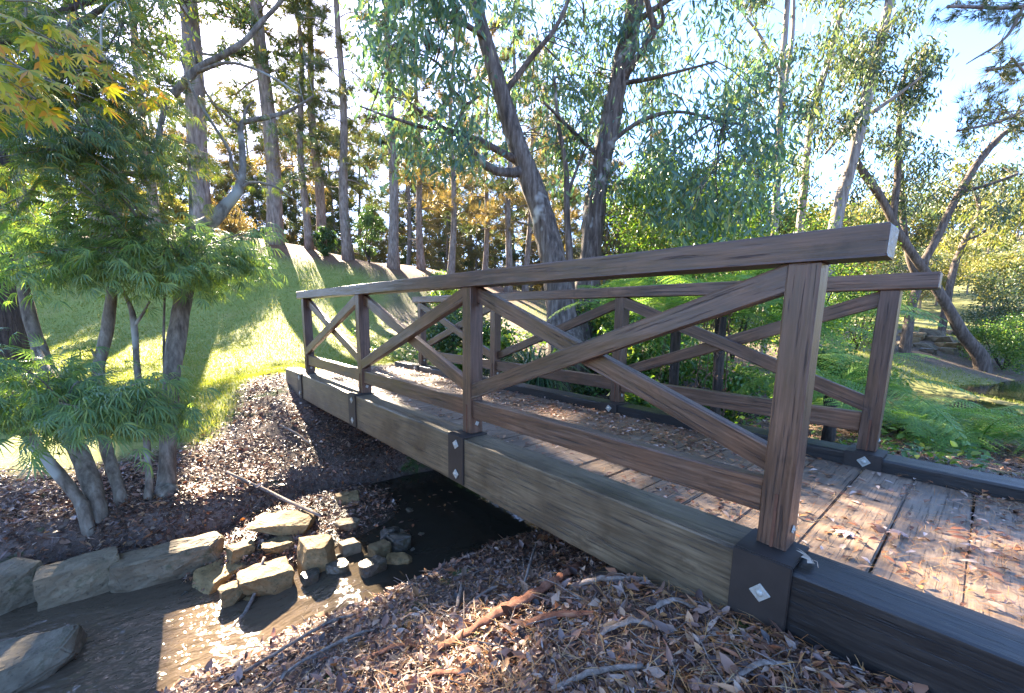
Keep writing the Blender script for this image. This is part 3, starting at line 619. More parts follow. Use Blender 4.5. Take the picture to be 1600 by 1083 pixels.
keep = (g < .3) & ~on_bridge(x, y) & (dst > hw+.05); x, y = x[keep], y[keep]; z = height(x, y)
for a, b, c in zip(x, y, z):
    th = rng.uniform(0, 6.28); l = rng.uniform(.04, .2); d = np.array([math.cos(th), math.sin(th), rng.uniform(-.15, .25)])*l; q = np.array([a, b, c+.018])
    tube(tg, np.array([q, q+d*.5+rng.normal(0, .012, 3), q+d]), np.array([1, .9, .5])*rng.uniform(.0012, .0035), 4, 0, False)
tag(obj('twig_litter', tg.mesh('twig_litter'), M_STK), kind='stuff')
# litter lying on the deck
dgk = Geo(); dnk = Geo()
n = 13000; x = rng.uniform(.12, 1.56, n); y = rng.uniform(-1.7, 6.1, n)
dens = np.exp(-((x-1.5)/.38)**2)*sstep(5.0, 3.2, y)*sstep(.3, 1.2, y)+.9*sstep(-.25, -.8, y)*sstep(.1, .9, x)+.12+.35*sstep(3.8, 5.2, y)
dens *= np.clip(1.7+1.5*fbm(x, y, 3.1, 77), .4, 3); keep = rng.random(n) < dens
x, y = x[keep], y[keep]; P_, M_ = lay(x, y, np.full(len(x), -.078)+rng.uniform(.002, .012, len(x)), tilt=.22)
scatter(dgk, lance(.4, .15, .12), P_, M_, rng.uniform(.02, .055, len(x)))
tag(obj('deck_leaf_litter', dgk.mesh('deck_leaf_litter'), M_DLIT), kind='stuff')
n = 22000; x = rng.uniform(.12, 1.56, n); y = rng.uniform(-1.7, 5.5, n)
gapd = np.abs(((y-BR_START+.111) % .222)-.111)
dens = .22*np.exp(-(gapd/.02)**2)+.5*np.exp(-((x-1.4)/.4)**2)*sstep(3.5, 2, y)*sstep(-.2, 1, y)+.8*sstep(-.1, -.8, y)*sstep(.1, .7, x)+.10; dens *= np.clip(1.3+1.4*fbm(x, y, 2.7, 78), .3, 2.4)
keep = rng.random(n) < dens; x, y = x[keep], y[keep]; P_, M_ = lay(x, y, np.full(len(x), -.078)+rng.uniform(.003, .01, len(x)), tilt=.07)
scatter(dnk, diamond(.022, .02), P_, M_, rng.uniform(.06, .13, len(x)))
tag(obj('deck_needle_litter', dnk.mesh('deck_needle_litter'), M_NDL), kind='stuff')
# single fallen leaves
def maple_leaf_mesh(name, size, curl):
    G = Geo(); t = palmate(7, .46, 1.9, curl); tv = np.vstack([t[0]*size])
    G.add(tv, *t[1]); tube(G, np.array([[0, 0, 0], [-.3*size, .02*size, .01], [-.6*size, .06*size, 0]]), .0012, 4); return G.mesh(name)
M_PLM = leaf_mat('pale mauve dead leaf', [(0, (.27, .19, .185)), (1, (.32, .235, .23))], .1, .5, None, (1, .8, .7))
M_ORL = leaf_mat('rusty dead leaf', [(0, (.26, .10, .05)), (1, (.30, .13, .06))], .1, .5, None, (1, .8, .6))
M_BUF = leaf_mat('buff dead leaf', [(0, (.32, .255, .19)), (1, (.38, .31, .24))], .1, .5, None, (1, .8, .6))
def fallen(label, px, py, size, mat, z=None, yaw=0., kind='maple', tilt=(0.05, -.05)):
    p = hit(px, py) if z is None else CAM+ray(px, py)*((z-CAM[2])/ray(px, py)[2])
    me = maple_leaf_mesh('fallen_leaf', size, .22) if kind == 'maple' else None
    if me is None: G = Geo(); t = lance(.42, .2, .2); G.add(t[0]*size, *t[1]); me = G.mesh('fallen_leaf')
    o = obj('fallen_leaf', me, mat); o.location = (p[0], p[1], p[2]+.014); o.rotation_euler = (tilt[0], tilt[1], yaw); tag(o, label, 'leaf', 'single fallen leaves'); return o
fallen('pale mauve maple leaf on the deck planks beside the near post', 1322, 834, .062, M_PLM, -.08, 2.6)
fallen('pale pink maple leaf on the deck near the right edge', 1405, 838, .055, M_PLM, -.08, .6)
fallen('rust-red maple leaf over the gap between two planks', 1368, 828, .055, M_ORL, -.078, -.9, tilt=(.3, .2))
fallen('crumpled buff leaf on top of the kerb beam by the steel saddle', 1266, 880, .05, M_BUF, .004, 1.2, tilt=(.45, -.5))
fallen('white oval leaf below the bark strips in the litter', 782, 1002, .085, M_BUF, None, -.7, 'lance', (.3, .1))
fallen('pale grey oval leaf right of the white one in the litter', 812, 1016, .075, M_BUF, None, -1.2, 'lance', (-.2, .2))
fallen('large reddish leaf at the bottom edge of the photo', 1065, 1066, .07, M_ORL, None, .3, 'lance')
fallen('yellow leaf on the ground left under the maple stems', 76, 802, .06, leaf_mat('yellow leaf', [(0, (.6, .42, .04)), (1, (.62, .45, .05))], .2), None, .3, 'lance')
# lawn
M_GRS = leaf_mat('lawn grass', [(0, (.11, .16, .025)), (.5, (.19, .235, .045)), (.85, (.28, .275, .075)), (1, (.36, .30, .12))], .4, .5, None, (1.3, 1.25, .5), .3)
gg = Geo(); x, y = polar(260000, -80, 1680, 4.2, 21); g, nl, wet = cover(x, y); dst, hw = stream_dist(x, y)
keep = (rng.random(len(x)) < g**1.5) & ~on_bridge(x, y) & (dst > hw+.4); x, y = x[keep], y[keep]; z = height(x, y)
dd = np.hypot(x-CAM[0], y-CAM[1]); n = len(x)
D = np.stack([rng.normal(0, .45, n), rng.normal(0, .45, n), np.ones(n)], 1)
bl = np.array([(0, .5, 0), (0, -.5, 0), (.6, .3, .05), (1, 0, .25)]); 
scatter(gg, (bl, [np.array([(0, 1, 2), (0, 2, 3)])]), np.stack([x, y, z-.004], 1), frames(D, rdir(n)), np.stack([rng.uniform(.03, .075, n)*(1+.05*np.maximum(0, dd-9)), .0035+.0011*dd, rng.uniform(.03, .07, n)], 1))
tag(obj('lawn_grass', gg.mesh('lawn_grass'), M_GRS), kind='stuff')

# ------------------------------------------------------------------ trees
M_EUC = bark_mat('gum bark', (.03, .022, .018), (.105, .08, .063), (.23, .19, .16), (7, 7, .9), ((.36, .34, .30), .63), .9, .03)
M_GUMD = bark_mat('brown gum bark', (.045, .034, .027), (.12, .09, .07), (.21, .17, .14), (8, 8, 1.0), None, .8, .02)
M_GUMW = bark_mat('pale gum bark', (.11, .085, .07), (.215, .18, .15), (.32, .28, .245), (5, 5, .7), ((.13, .10, .08), .6), .5, .015)
M_PINEB = bark_mat('pine bark', (.09, .066, .055), (.20, .155, .13), (.34, .285, .25), (6, 6, 1.4), None, .9, .04)
M_MAPB = bark_mat('maple bark', (.055, .045, .034), (.15, .125, .095), (.27, .24, .19), (10, 10, 3), ((.30, .295, .25), .58), .5, .008)
M_DRKB = bark_mat('dark furrowed bark', (.02, .016, .014), (.06, .046, .038), (.12, .09, .075), (14, 14, 1.6), None, 1.0, .03)
EUL = [(0, (.06, .12, .095)), (.35, (.095, .17, .135)), (.6, (.12, .19, .115)), (.8, (.17, .24, .10)), (1, (.26, .25, .08))]
M_EUL = leaf_mat('gum leaves', EUL, .45, .35, (.9, (.75, .8, .9)), (1.5, 1.6, .7), .5)
M_GUL = leaf_mat('olive gum leaves', [(0, (.04, .07, .045)), (.5, (.07, .105, .062)), (.85, (.11, .14, .065)), (1, (.2, .17, .07))], .36, .4, None, (1.4, 1.4, .6), .45)
M_PNL = leaf_mat('pine needles', [(0, (.04, .07, .035)), (.5, (.07, .105, .05)), (.8, (.11, .13, .05)), (1, (.17, .13, .05))], .32, .5, (.5, (1.3, 1.05, .7)), (1.3, 1.3, .6))
M_PNG = leaf_mat('golden needles', [(0, (.12, .125, .05)), (.5, (.19, .165, .065)), (1, (.28, .19, .08))], .42, .5, None, (1.3, 1.1, .6))
M_MPL = leaf_mat('blue-green maple leaves', [(0, (.075, .145, .06)), (.5, (.135, .215, .08)), (.85, (.205, .275, .085)), (1, (.29, .32, .075))], .44, .45, None, (1.4, 1.5, .55), .4)
M_MPO = leaf_mat('olive maple leaves', [(0, (.045, .085, .035)), (.6, (.085, .135, .045)), (.88, (.14, .175, .04)), (.96, (.26, .22, .035)), (1, (.34, .17, .03))], .45, .45, None, (1.35, 1.3, .5), .4)
M_MPY = leaf_mat('yellow maple leaves', [(0, (.20, .24, .02)), (.5, (.36, .34, .03)), (.85, (.48, .30, .03)), (1, (.45, .17, .04))], .5, .45, None, (1.2, 1.15, .6), .4)
M_SHL = leaf_mat('bright shrub leaves', [(0, (.055, .13, .03)), (.5, (.10, .20, .042)), (.85, (.18, .27, .05)), (1, (.32, .33, .06))], .46, .38, (1.1, (.75, .8, .8)), (1.4, 1.35, .5), .5)
M_DSH = leaf_mat('dark shrub leaves', [(0, (.025, .06, .022)), (.5, (.045, .095, .03)), (1, (.09, .14, .04))], .35, .4, None, (1.4, 1.4, .5), .5)
M_FERN = leaf_mat('fern fronds', [(0, (.11, .225, .05)), (.6, (.18, .32, .075)), (1, (.29, .37, .085))], .5, .45, None, (1.35, 1.35, .6), .4)
M_FRND = leaf_mat('dead fern fronds', [(0, (.10, .06, .04)), (1, (.16, .09, .055))], .2, .6, None, (1, .8, .6))
M_HILL = leaf_mat('sunlit hill leaves', [(0, (.09, .11, .03)), (.4, (.16, .17, .045)), (.75, (.25, .22, .06)), (1, (.33, .26, .08))], .4, .5, (.35, (.7, .85, .8)), (1.2, 1.15, .6))
M_STRAP = leaf_mat('strap leaves', [(0, (.03, .075, .025)), (.7, (.055, .115, .04)), (1, (.12, .17, .06))], .3, .3, None, (1.3, 1.3, .5), .6)

class Tree:
    def __init__(s, name, label, base, cat='tree', group=None):
        s.root = thing(name, label, cat, base, group); s.T = Geo(); s.W = Geo(); s.B = []; s.nodes = []; s.rad = []; s.k = 1.0
    def limb(s, pts, sides=10, rough=.10, world=False, n=7, nodes=True, part=None):
        """pts: photo column, row, distance, width in photo pixels"""
        if world: P = np.array([p[:3] for p in pts]); R = np.array([p[3] for p in pts])
        else: P = np.array([T(*p[:3]) for p in pts]); R = np.array([p[3]*p[2]/F_PX/2 for p in pts])*s.k
        if (not s.nodes or part == 'trunk') and not world:
            g = hz(P[0, 0], P[0, 1])
            if P[0, 2] > g-.05: P = np.vstack([[P[0, 0]*1.4-P[1, 0]*.4, P[0, 1]*1.4-P[1, 1]*.4, g-.2], P]); R = np.append(R[0]*1.0, R)
        c = catmull(np.column_stack([P, R]), n)
        if not s.nodes or part is None and world: G_ = s.T
        else: G_ = Geo(); s.B.append((part or 'branch', G_))
        tube(G_, c[:, :3], np.maximum(c[:, 3], .002), sides, rough)
        if nodes: s.nodes += [q[:3] for q in c]; s.rad += [q[3] for q in c]
    def twig(s, a, b, r=.01, sag=.1, sides=4, n=3):
        m = (a+b)/2+rng.normal(0, .06*np.linalg.norm(b-a), 3)+np.array([0, 0, sag*np.linalg.norm(b-a)])
        c = catmull(np.array([a, m, b]), n); tube(s.W, c, np.linspace(r, r*.35, len(c)), sides, 0, False); return c
    def near(s, p, maxr=None):
        N_ = np.array(s.nodes); d = ((N_-p)**2).sum(1)
        return N_[int(np.argmin(d+rng.uniform(0, .25, len(d))*d))]
    def done(s, mat, local=False):
        obj('trunk', s.T.mesh('trunk', True), mat, s.root, local=local)
        for nm, g in s.B: obj(nm, g.mesh(nm, True), mat, s.root, local=local)
        if s.W.n: tag(obj('twigs', s.W.mesh('twigs', True), mat, s.root, local=local), kind='stuff')
        return s
    def crown(s, G, mat, name='crown'): return obj(name, G.mesh(name), mat, s.root)
def hang(G, tree, C, rad, n, tmpl, s0, s1, droop=1.3, spread=.75, twigr=.012, sub=3, flat=1.0, up=False):
    """leaf clusters at C joined to the tree by twigs"""
    for c in C:
        if tree is not None:
            a = tree.near(c); path = tree.twig(a, c, twigr, .08)
            tips = [c+rng.normal(0, rad*.6, 3)*np.array([1, 1, flat]) for _ in range(sub)]
            for tp in tips: tree.twig(path[-2], tp, twigr*.45, .05, 3, 2)
        else: tips = [c]
        k = max(3, int(n*rng.uniform(.6, 1.4))); tp = np.array(tips)[rng.integers(0, len(tips), k)]
        P = c*.45+tp*.55+rng.normal(0, 1, (k, 3))*np.array([rad*.5, rad*.5, rad*.5*flat])
        D = rdir(k)*spread+np.array([0, 0, -droop])
        scatter(G, tmpl, P, frames(D, rdir(k)), rng.uniform(s0, s1, k))
def gbase(px, d): a = A(px, d); return (a[0], a[1], hz(a[0], a[1]))

# --- the big leaning gum behind the bridge
t = Tree('gum_tree', 'big leaning gum with thick forked limb rising behind the middle of the bridge', gbase(878, 7.6)); t.k = .76
b = t.root.location
t.limb([(884, 545, 7.6, 86), (878, 505, 7.6, 62), (868, 420, 7.6, 54), (850, 350, 7.6, 49), (833, 295, 7.55, 46), (812, 235, 7.5, 41), (790, 170, 7.4, 35), (768, 95, 7.3, 31), (750, 30, 7.2, 27), (740, -40, 7.1, 24), (722, -160, 7.0, 20), (712, -330, 6.9, 12)], 14, .10)
t.limb([(818, 268, 7.5, 22), (795, 270, 7.35, 18), (768, 264, 7.2, 17), (742, 240, 7.05, 13), (716, 212, 6.9, 11), (690, 205, 6.75, 10), (655, 197, 6.5, 8), (605, 182, 6.2, 5), (560, 165, 6.0, 3)])
t.limb([(806, 250, 7.5, 17), (780, 236, 7.3, 14), (745, 218, 7.1, 12), (705, 205, 6.9, 10), (672, 188, 6.7, 8), (640, 160, 6.5, 5)])
t.limb([(712, 204, 6.9, 11), (722, 176, 6.85, 10), (722, 158, 6.8, 9), (702, 135, 6.7, 7), (690, 105, 6.6, 6), (668, 88, 6.5, 4)])
t.limb([(724, 166, 6.85, 7), (738, 158, 6.85, 6), (748, 150, 6.8, 4)])
t.limb([(785, 150, 7.4, 14), (830, 90, 7.2, 11), (870, 40, 7.0, 9), (900, -30, 6.9, 6)])
t.limb([(760, 60, 7.2, 12), (700, 20, 6.7, 9), (640, -20, 6.2, 6)])
t.limb([(745, 0, 7.1, 12), (800, -60, 7.0, 9), (850, -120, 6.8, 7)])
G = Geo(); lt = lance(.24, .10, .05)
C1 = np.vstack([px_cloud(40, 760, 960, -60, 250, 7.5, 9.0), px_cloud(26, 560, 770, -60, 60, 5.2, 7.2), px_cloud(22, 580, 740, 60, 260, 6.0, 7.4)])
hang(G, t, C1, .36, 72, lt, .12, .21, 1.05, .95)
t.done(M_EUC); t.crown(G, M_EUL)
# --- second gum, right of it
t = Tree('gum_tree', 'shaggy-barked gum with drooping blue-green foliage right of the big leaning gum', gbase(915, 8.6)); t.k = .82
t.limb([(905, 540, 8.6, 66), (912, 480, 8.6, 50), (924, 390, 8.6, 42), (932, 310, 8.5, 38), (944, 230, 8.4, 36), (962, 150, 8.3, 36), (980, 70, 8.2, 36), (992, 0, 8.1, 34), (1003, -90, 8.0, 28), (1020, -260, 7.9, 18)], 12, .16)
t.limb([(968, 128, 8.25, 16), (990, 100, 8.0, 14), (1012, 66, 7.8, 13), (1022, 46, 7.7, 12), (1014, 14, 7.6, 11), (1006, -20, 7.5, 9)])
t.limb([(1022, 46, 7.7, 9), (1036, 34, 7.6, 7), (1032, 0, 7.5, 6), (1040, -40, 7.4, 5)])
t.limb([(975, 130, 8.2, 9), (1020, 122, 7.9, 7), (1060, 112, 7.6, 5), (1120, 96, 7.2, 4)])
t.limb([(945, 230, 8.4, 10), (1000, 190, 8.0, 8), (1060, 175, 7.5, 6), (1130, 190, 7.0, 4)])
t.limb([(940, 250, 8.4, 9), (890, 200, 8.0, 7), (850, 160, 7.6, 5)])
t.limb([(985, 40, 8.2, 12), (1060, -10, 7.8, 9), (1130, -40, 7.4, 7), (1200, -50, 7.2, 4)])
G = Geo()
C2 = np.vstack([px_cloud(36, 860, 1080, 20, 330, 8.2, 9.8), px_cloud(44, 1020, 1225, 120, 350, 5.8, 8.5), px_cloud(22, 950, 1200, -80, 80, 6.8, 8.6)])
hang(G, t, C2, .36, 76, lt, .12, .21, 1.1, .95)
t.done(M_EUC); t.crown(G, M_EUL)
# --- slim gums around
def gum(label, limbs, base, clouds, mat_b, mat_l, rad=.3, n=45, s=(.07, .12), tm=None, group=None):
    s = (s[0]*1.35, s[1]*1.35)
    t = Tree('gum_tree', label, base, 'tree', group)
    for L_ in limbs: t.limb(L_, 8, .05)
    G = Geo(); hang(G, t, np.vstack([px_cloud(*c) for c in clouds]), rad, int(n*1.9), tm or lance(.26, .1, .05), s[0], s[1], 1.1, .9)
    t.done(mat_b); t.crown(G, mat_l); return t
gum('thin sapling gum stem between the two big gum trunks', [[(893, 500, 8.2, 14), (891, 420, 8.2, 12), (886, 330, 8.1, 10), (884, 260, 8.1, 8), (872, 190, 8.0, 6), (866, 120, 7.9, 4)], [(888, 300, 8.1, 6), (905, 255, 8.1, 4), (918, 225, 8.0, 3)]], gbase(893, 8.2), [(10, 845, 930, 120, 260, 7.6, 8.6)], M_EUC, M_EUL)
gum('tall pale gum trunk leaning right behind the end of the near rail', [[(1282, 470, 13, 22), (1296, 400, 13, 20), (1312, 320, 13, 18), (1328, 262, 13, 17), (1348, 180, 13, 17), (1362, 120, 13, 15), (1374, 70, 13, 14), (1392, -10, 13, 12), (1410, -120, 13, 9)], [(1352, 165, 13, 9), (1310, 215, 12.6, 6), (1290, 240, 12.4, 4)], [(1364, 175, 13, 7), (1400, 150, 12.8, 5), (1440, 120, 12.5, 3)], [(1380, 50, 13, 8), (1420, 10, 12.6, 5)]], gbase(1282, 13), [(30, 1250, 1480, -40, 230, 11.5, 14.5), (14, 1300, 1440, 40, 150, 12, 14)], M_GUMW, M_GUL, .42, 70, (.11, .18))
gum('slender twin-stemmed gum against the blue sky left of the pale leaning gum', [[(1200, 460, 12, 12), (1212, 330, 12, 11), (1218, 200, 12, 10), (1222, 110, 12, 9), (1230, 10, 12, 8), (1236, -90, 12, 6)], [(1212, 300, 12, 8), (1220, 180, 12.1, 7), (1238, 60, 12.2, 6), (1240, -40, 12.2, 5)], [(1222, 120, 12, 5), (1190, 60, 11.6, 4), (1160, 20, 11.4, 3)]], gbase(1200, 12), [(32, 1130, 1290, -60, 260, 11, 13)], M_GUMW, M_GUL, .38, 60, (.1, .17))
gum('gum with long bare rising branch between the slender pair and the pale leaning trunk', [[(1240, 440, 14, 12), (1256, 300, 14, 11), (1266, 200, 14, 10), (1284, 130, 14, 9), (1302, 70, 14, 8), (1316, 0, 14, 7), (1326, -80, 14, 5)], [(1270, 150, 14, 6), (1300, 90, 13.7, 4), (1340, 60, 13.4, 3)]], gbase(1240, 14), [(20, 1220, 1360, -40, 280, 13, 15)], M_GUMW, M_GUL, .4, 55, (.1, .18))
gum('leaning forked gum over the far creek cascade on the right', [[(1530, 556, 14, 20), (1505, 522, 14, 16), (1484, 485, 14, 14), (1456, 440, 14, 13), (1428, 400, 14, 12), (1402, 360, 14, 11), (1380, 315, 14, 10), (1360, 285, 14, 12), (1342, 258, 14, 9), (1330, 225, 14, 6)], [(1440, 415, 14, 11), (1462, 375, 13.9, 11), (1484, 330, 13.8, 10), (1510, 282, 13.7, 10), (1535, 245, 13.6, 10), (1570, 208, 13.4, 8), (1620, 185, 13.2, 5)], [(1395, 345, 14, 10), (1402, 280, 14, 9), (1404, 215, 14, 8), (1408, 150, 14, 6), (1420, 90, 14, 4)], [(1500, 300, 13.7, 6), (1540, 290, 13.5, 5), (1590, 272, 13.3, 4)]], gbase(1522, 14), [(34, 1330, 1480, 90, 330, 13, 15), (26, 1450, 1640, 170, 330, 12.5, 14.5)], M_GUMD, M_GUL, .36, 42, (.1, .16))
gum('crooked thin gum left of the cascade seen past the far bridge post', [[(1418, 520, 15, 14), (1424, 480, 15, 12), (1434, 440, 15, 11), (1420, 400, 15, 9), (1410, 330, 15, 8), (1408, 250, 15, 6)], [(1430, 450, 15, 6), (1450, 410, 15, 4)]], gbase(1418, 15), [(14, 1360, 1470, 200, 360, 14, 16)], M_GUMD, M_GUL, .36, 40, (.1, .16))
gum('slim gum leaning left on the sunlit slope at the right edge', [[(1480, 470, 18, 10), (1490, 420, 18, 9), (1510, 370, 18, 8), (1530, 330, 18, 6), (1520, 290, 18, 4)], [(1505, 380, 18, 5), (1540, 360, 17.8, 4), (1570, 330, 17.5, 3)]], gbase(1480, 18), [(18, 1480, 1620, 250, 400, 16.5, 19)], M_GUMD, M_HILL, .5, 46, (.13, .2))

# --- maples at the left
def spray(G, t, target, nl, tm, s0, s1, r=.010, wide=.32, droop=.35, start=None):
    a = t.near(target) if start is None else start
    path = t.twig(a, target, r, .06, 4, 5); d = path[-1]-path[0]; L_ = np.linalg.norm(d); d /= L_+1e-9
    P, D = [], []
    for i in range(nl):
        u = rng.uniform(.25, 1.05); k = min(len(path)-1, int(u*(len(path)-1))); q = path[k]
        side = np.cross(d, [0, 0, 1]); side /= np.linalg.norm(side)+1e-9
        w = rng.normal(0, wide)*(1.05-.5*u); P.append(q+side*w+np.array([0, 0, -abs(w)*droop+rng.normal(0, .035)])+d*rng.normal(0, .10))
        D.append(side*np.sign(w)*rng.uniform(.2, 1)+d*rng.uniform(.2, 1)+np.array([0, 0, -rng.uniform(.15, .7)]))
    for _ in range(5):
        k = rng.integers(2, len(path)); j = rng.integers(0, nl); t.twig(path[k], P[j], r*.4, .03, 3, 2)
    P, D = np.array(P), np.array(D); scatter(G, tm, P, frames(D, np.array([0, 0, 1.])+rng.normal(0, .35, P.shape)), rng.uniform(s0, s1, len(P)))
lace = palmate(9, .068, 1.3, .5); pal = palmate(7, .20, 1.5, .18)
t = Tree('maple_tree', 'lace-leaf maple with three slanting stems from one base at the far left', gbase(140, 3.15)); t.k = .64
t.limb([(132, 800, 3.1, 27), (124, 782, 3.1, 26), (95, 745, 3.05, 25), (52, 692, 3.0, 25), (20, 640, 2.95, 23), (-10, 585, 2.9, 20), (-30, 500, 2.9, 15)])
t.limb([(152, 795, 3.2, 38), (146, 770, 3.2, 38), (126, 712, 3.25, 38), (98, 650, 3.3, 36), (80, 600, 3.35, 33), (62, 545, 3.4, 30), (46, 490, 3.4, 26), (30, 400, 3.4, 20), (36, 300, 3.4, 14), (20, 200, 3.4, 9)], part='trunk')
t.limb([(190, 790, 3.35, 25), (184, 760, 3.35, 25), (166, 700, 3.4, 24), (155, 640, 3.45, 24), (155, 575, 3.5, 24), (168, 510, 3.55, 24), (176, 440, 3.6, 22), (181, 360, 3.7, 21), (184, 300, 3.75, 20), (183, 258, 3.8, 18), (215, 185, 3.8, 15), (262, 155, 3.75, 17), (292, 125, 3.7, 18), (312, 105, 3.7, 15), (352, 84, 3.7, 14), (385, 62, 3.7, 12), (408, 35, 3.7, 10), (440, 0, 3.7, 9), (480, -60, 3.7, 6)], part='trunk')
t.limb([(188, 272, 3.78, 15), (215, 272, 3.78, 10), (246, 270, 3.75, 11), (250, 250, 3.75, 12), (248, 215, 3.75, 12), (258, 165, 3.75, 12)])
t.limb([(158, 570, 3.5, 12), (148, 555, 3.48, 8), (142, 545, 3.46, 4)])
t.limb([(310, 112, 3.7, 9), (360, 98, 3.6, 7), (420, 118, 3.5, 5), (470, 150, 3.4, 4)])
t.limb([(308, 100, 3.7, 6), (296, 50, 3.6, 5), (270, 5, 3.5, 4)])
t.limb([(40, 440, 3.4, 14), (110, 400, 3.1, 10), (190, 395, 2.9, 7), (280, 400, 2.8, 5)])
t.limb([(180, 400, 3.68, 10), (260, 390, 3.5, 8), (340, 395, 3.35, 5)])
t.limb([(20, 640, 2.95, 10), (60, 625, 2.6, 7), (140, 640, 2.4, 5)])
t.limb([(60, 545, 3.38, 9), (90, 590, 2.9, 7), (180, 630, 2.7, 5)])
t.limb([(30, 330, 3.4, 10), (80, 260, 3.0, 7), (160, 230, 2.8, 5)])
t.limb([(25, 230, 3.4, 8), (90, 130, 2.9, 6), (170, 90, 2.7, 4)])
t.limb([(215, 190, 3.8, 7), (150, 130, 3.6, 5), (90, 40, 3.5, 4)])
G = Geo()
for p in np.vstack([px_cloud(18, -60, 130, 560, 650, 2.1, 2.9), px_cloud(17, 110, 285, 585, 650, 2.3, 3.0)]): spray(G, t, p, 44, lace, .07, .13, .005, .19, .45)
for p in np.vstack([px_cloud(22, -60, 170, 320, 430, 2.4, 3.4), px_cloud(17, 150, 330, 355, 425, 2.6, 3.6), px_cloud(16, 300, 430, 350, 415, 3.0, 3.7)]): spray(G, t, p, 44, lace, .065, .125, .005, .26, .40)
G2 = Geo()
for p in np.vstack([px_cloud(42, -60, 250, 90, 330, 2.3, 3.7), px_cloud(16, -60, 200, -40, 90, 2.6, 3.8), px_cloud(10, 180, 330, 150, 300, 3.0, 3.9)]): spray(G2, t, p, 52, lace, .065, .10, .008, .26, .35)
G3 = Geo()
for p in px_cloud(9, -20, 150, 60, 180, 1.5, 2.2): spray(G3, t, p, 13, pal, .055, .085, .004, .10, .25, p+np.array([-.25, .15, .12]))
for p in px_cloud(6, 160, 270, 120, 230, 2.4, 3.0): spray(G3, t, p, 12, pal, .055, .08, .004, .1, .25, p+np.array([-.2, .2, .15]))
t.done(M_MAPB); t.crown(G, M_MPL); t.crown(G2, M_MPO, 'upper_crown'); t.crown(G3, M_MPY, 'yellow_leaves')
t = Tree('maple_tree', 'grey lichened maple with one bent main stem and a thin sucker in the leaf litter', gbase(258, 3.6)); t.k = .68
t.limb([(262, 772, 3.55, 44), (261, 755, 3.6, 38), (262, 690, 3.62, 32), (268, 600, 3.7, 33), (277, 530, 3.75, 36), (286, 460, 3.8, 36), (296, 400, 3.85, 32), (306, 362, 3.9, 34), (332, 344, 3.95, 30), (352, 322, 4.0, 25), (372, 298, 4.0, 20), (379, 262, 4.05, 15), (378, 225, 4.1, 13), (377, 195, 4.1, 12), (394, 188, 4.1, 11), (425, 182, 4.15, 9), (455, 172, 4.2, 7), (490, 150, 4.2, 4)], 12)
t.limb([(232, 780, 3.45, 20), (233, 745, 3.45, 14), (228, 680, 3.5, 14), (216, 590, 3.55, 13), (210, 515, 3.6, 13), (204, 480, 3.6, 10), (190, 450, 3.6, 6)], part='trunk')
t.limb([(211, 508, 3.6, 8), (222, 492, 3.6, 6), (234, 470, 3.6, 4)])
t.limb([(376, 285, 4.0, 8), (362, 262, 3.95, 7), (358, 235, 3.9, 7), (330, 190, 3.8, 6), (300, 140, 3.7, 5), (282, 90, 3.6, 4)])
t.limb([(374, 296, 4.0, 7), (395, 285, 4.0, 6), (430, 292, 4.0, 5), (460, 312, 4.0, 3)])
t.limb([(378, 200, 4.1, 7), (385, 170, 4.1, 5), (398, 158, 4.1, 3)])
t.limb([(378, 200, 4.1, 6), (350, 175, 4.0, 5), (325, 150, 3.9, 4), (290, 60, 3.7, 3)])
t.limb([(300, 375, 3.86, 9), (298, 320, 3.8, 6), (296, 250, 3.8, 4)])
t.limb([(257, 640, 3.7, 5), (256, 520, 3.72, 5), (258, 440, 3.74, 4)])
t.limb([(290, 425, 3.8, 9), (260, 405, 3.5, 6), (200, 400, 3.3, 4)])
G = Geo()
for p in np.vstack([px_cloud(18, 200, 400, 380, 450, 3.2, 4.1)]): spray(G, t, p, 50, lace, .08, .12, .006, .22, .32)
G2 = Geo()
for p in np.vstack([px_cloud(16, 260, 480, 60, 300, 3.6, 4.6)]): spray(G2, t, p, 20, lace, .06, .09, .006, .24, .3)
t.done(M_MAPB); t.crown(G, M_MPL); t.crown(G2, M_MPO, 'upper_crown')
t = Tree('dark_trunk_tree', 'dark furrowed tree trunk cut by the left edge behind the maple stems', gbase(-8, 4.6))
t.limb([(-4, 660, 4.6, 92), (-6, 600, 4.6, 78), (-8, 500, 4.6, 74), (-14, 380, 4.6, 66), (-20, 200, 4.6, 56), (-30, 0, 4.6, 46), (-40, -250, 4.6, 30)], 14, .12)
t.limb([(-20, 180, 4.6, 20), (60, 90, 4.5, 12), (150, 20, 4.3, 8), (240, -30, 4.2, 5)])
t.limb([(-25, 80, 4.6, 16), (90, 20, 4.9, 10), (220, -20, 5.2, 6)])
G = Geo(); hang(G, t, np.vstack([px_cloud(60, -80, 260, -80, 120, 3.9, 5.6), px_cloud(12, 230, 420, -60, 30, 4.2, 5.4)]), .26, 60, lance(.3, .15, .08), .05, .085, .5, 1.0)
t.done(M_DRKB); t.crown(G, M_MPO)

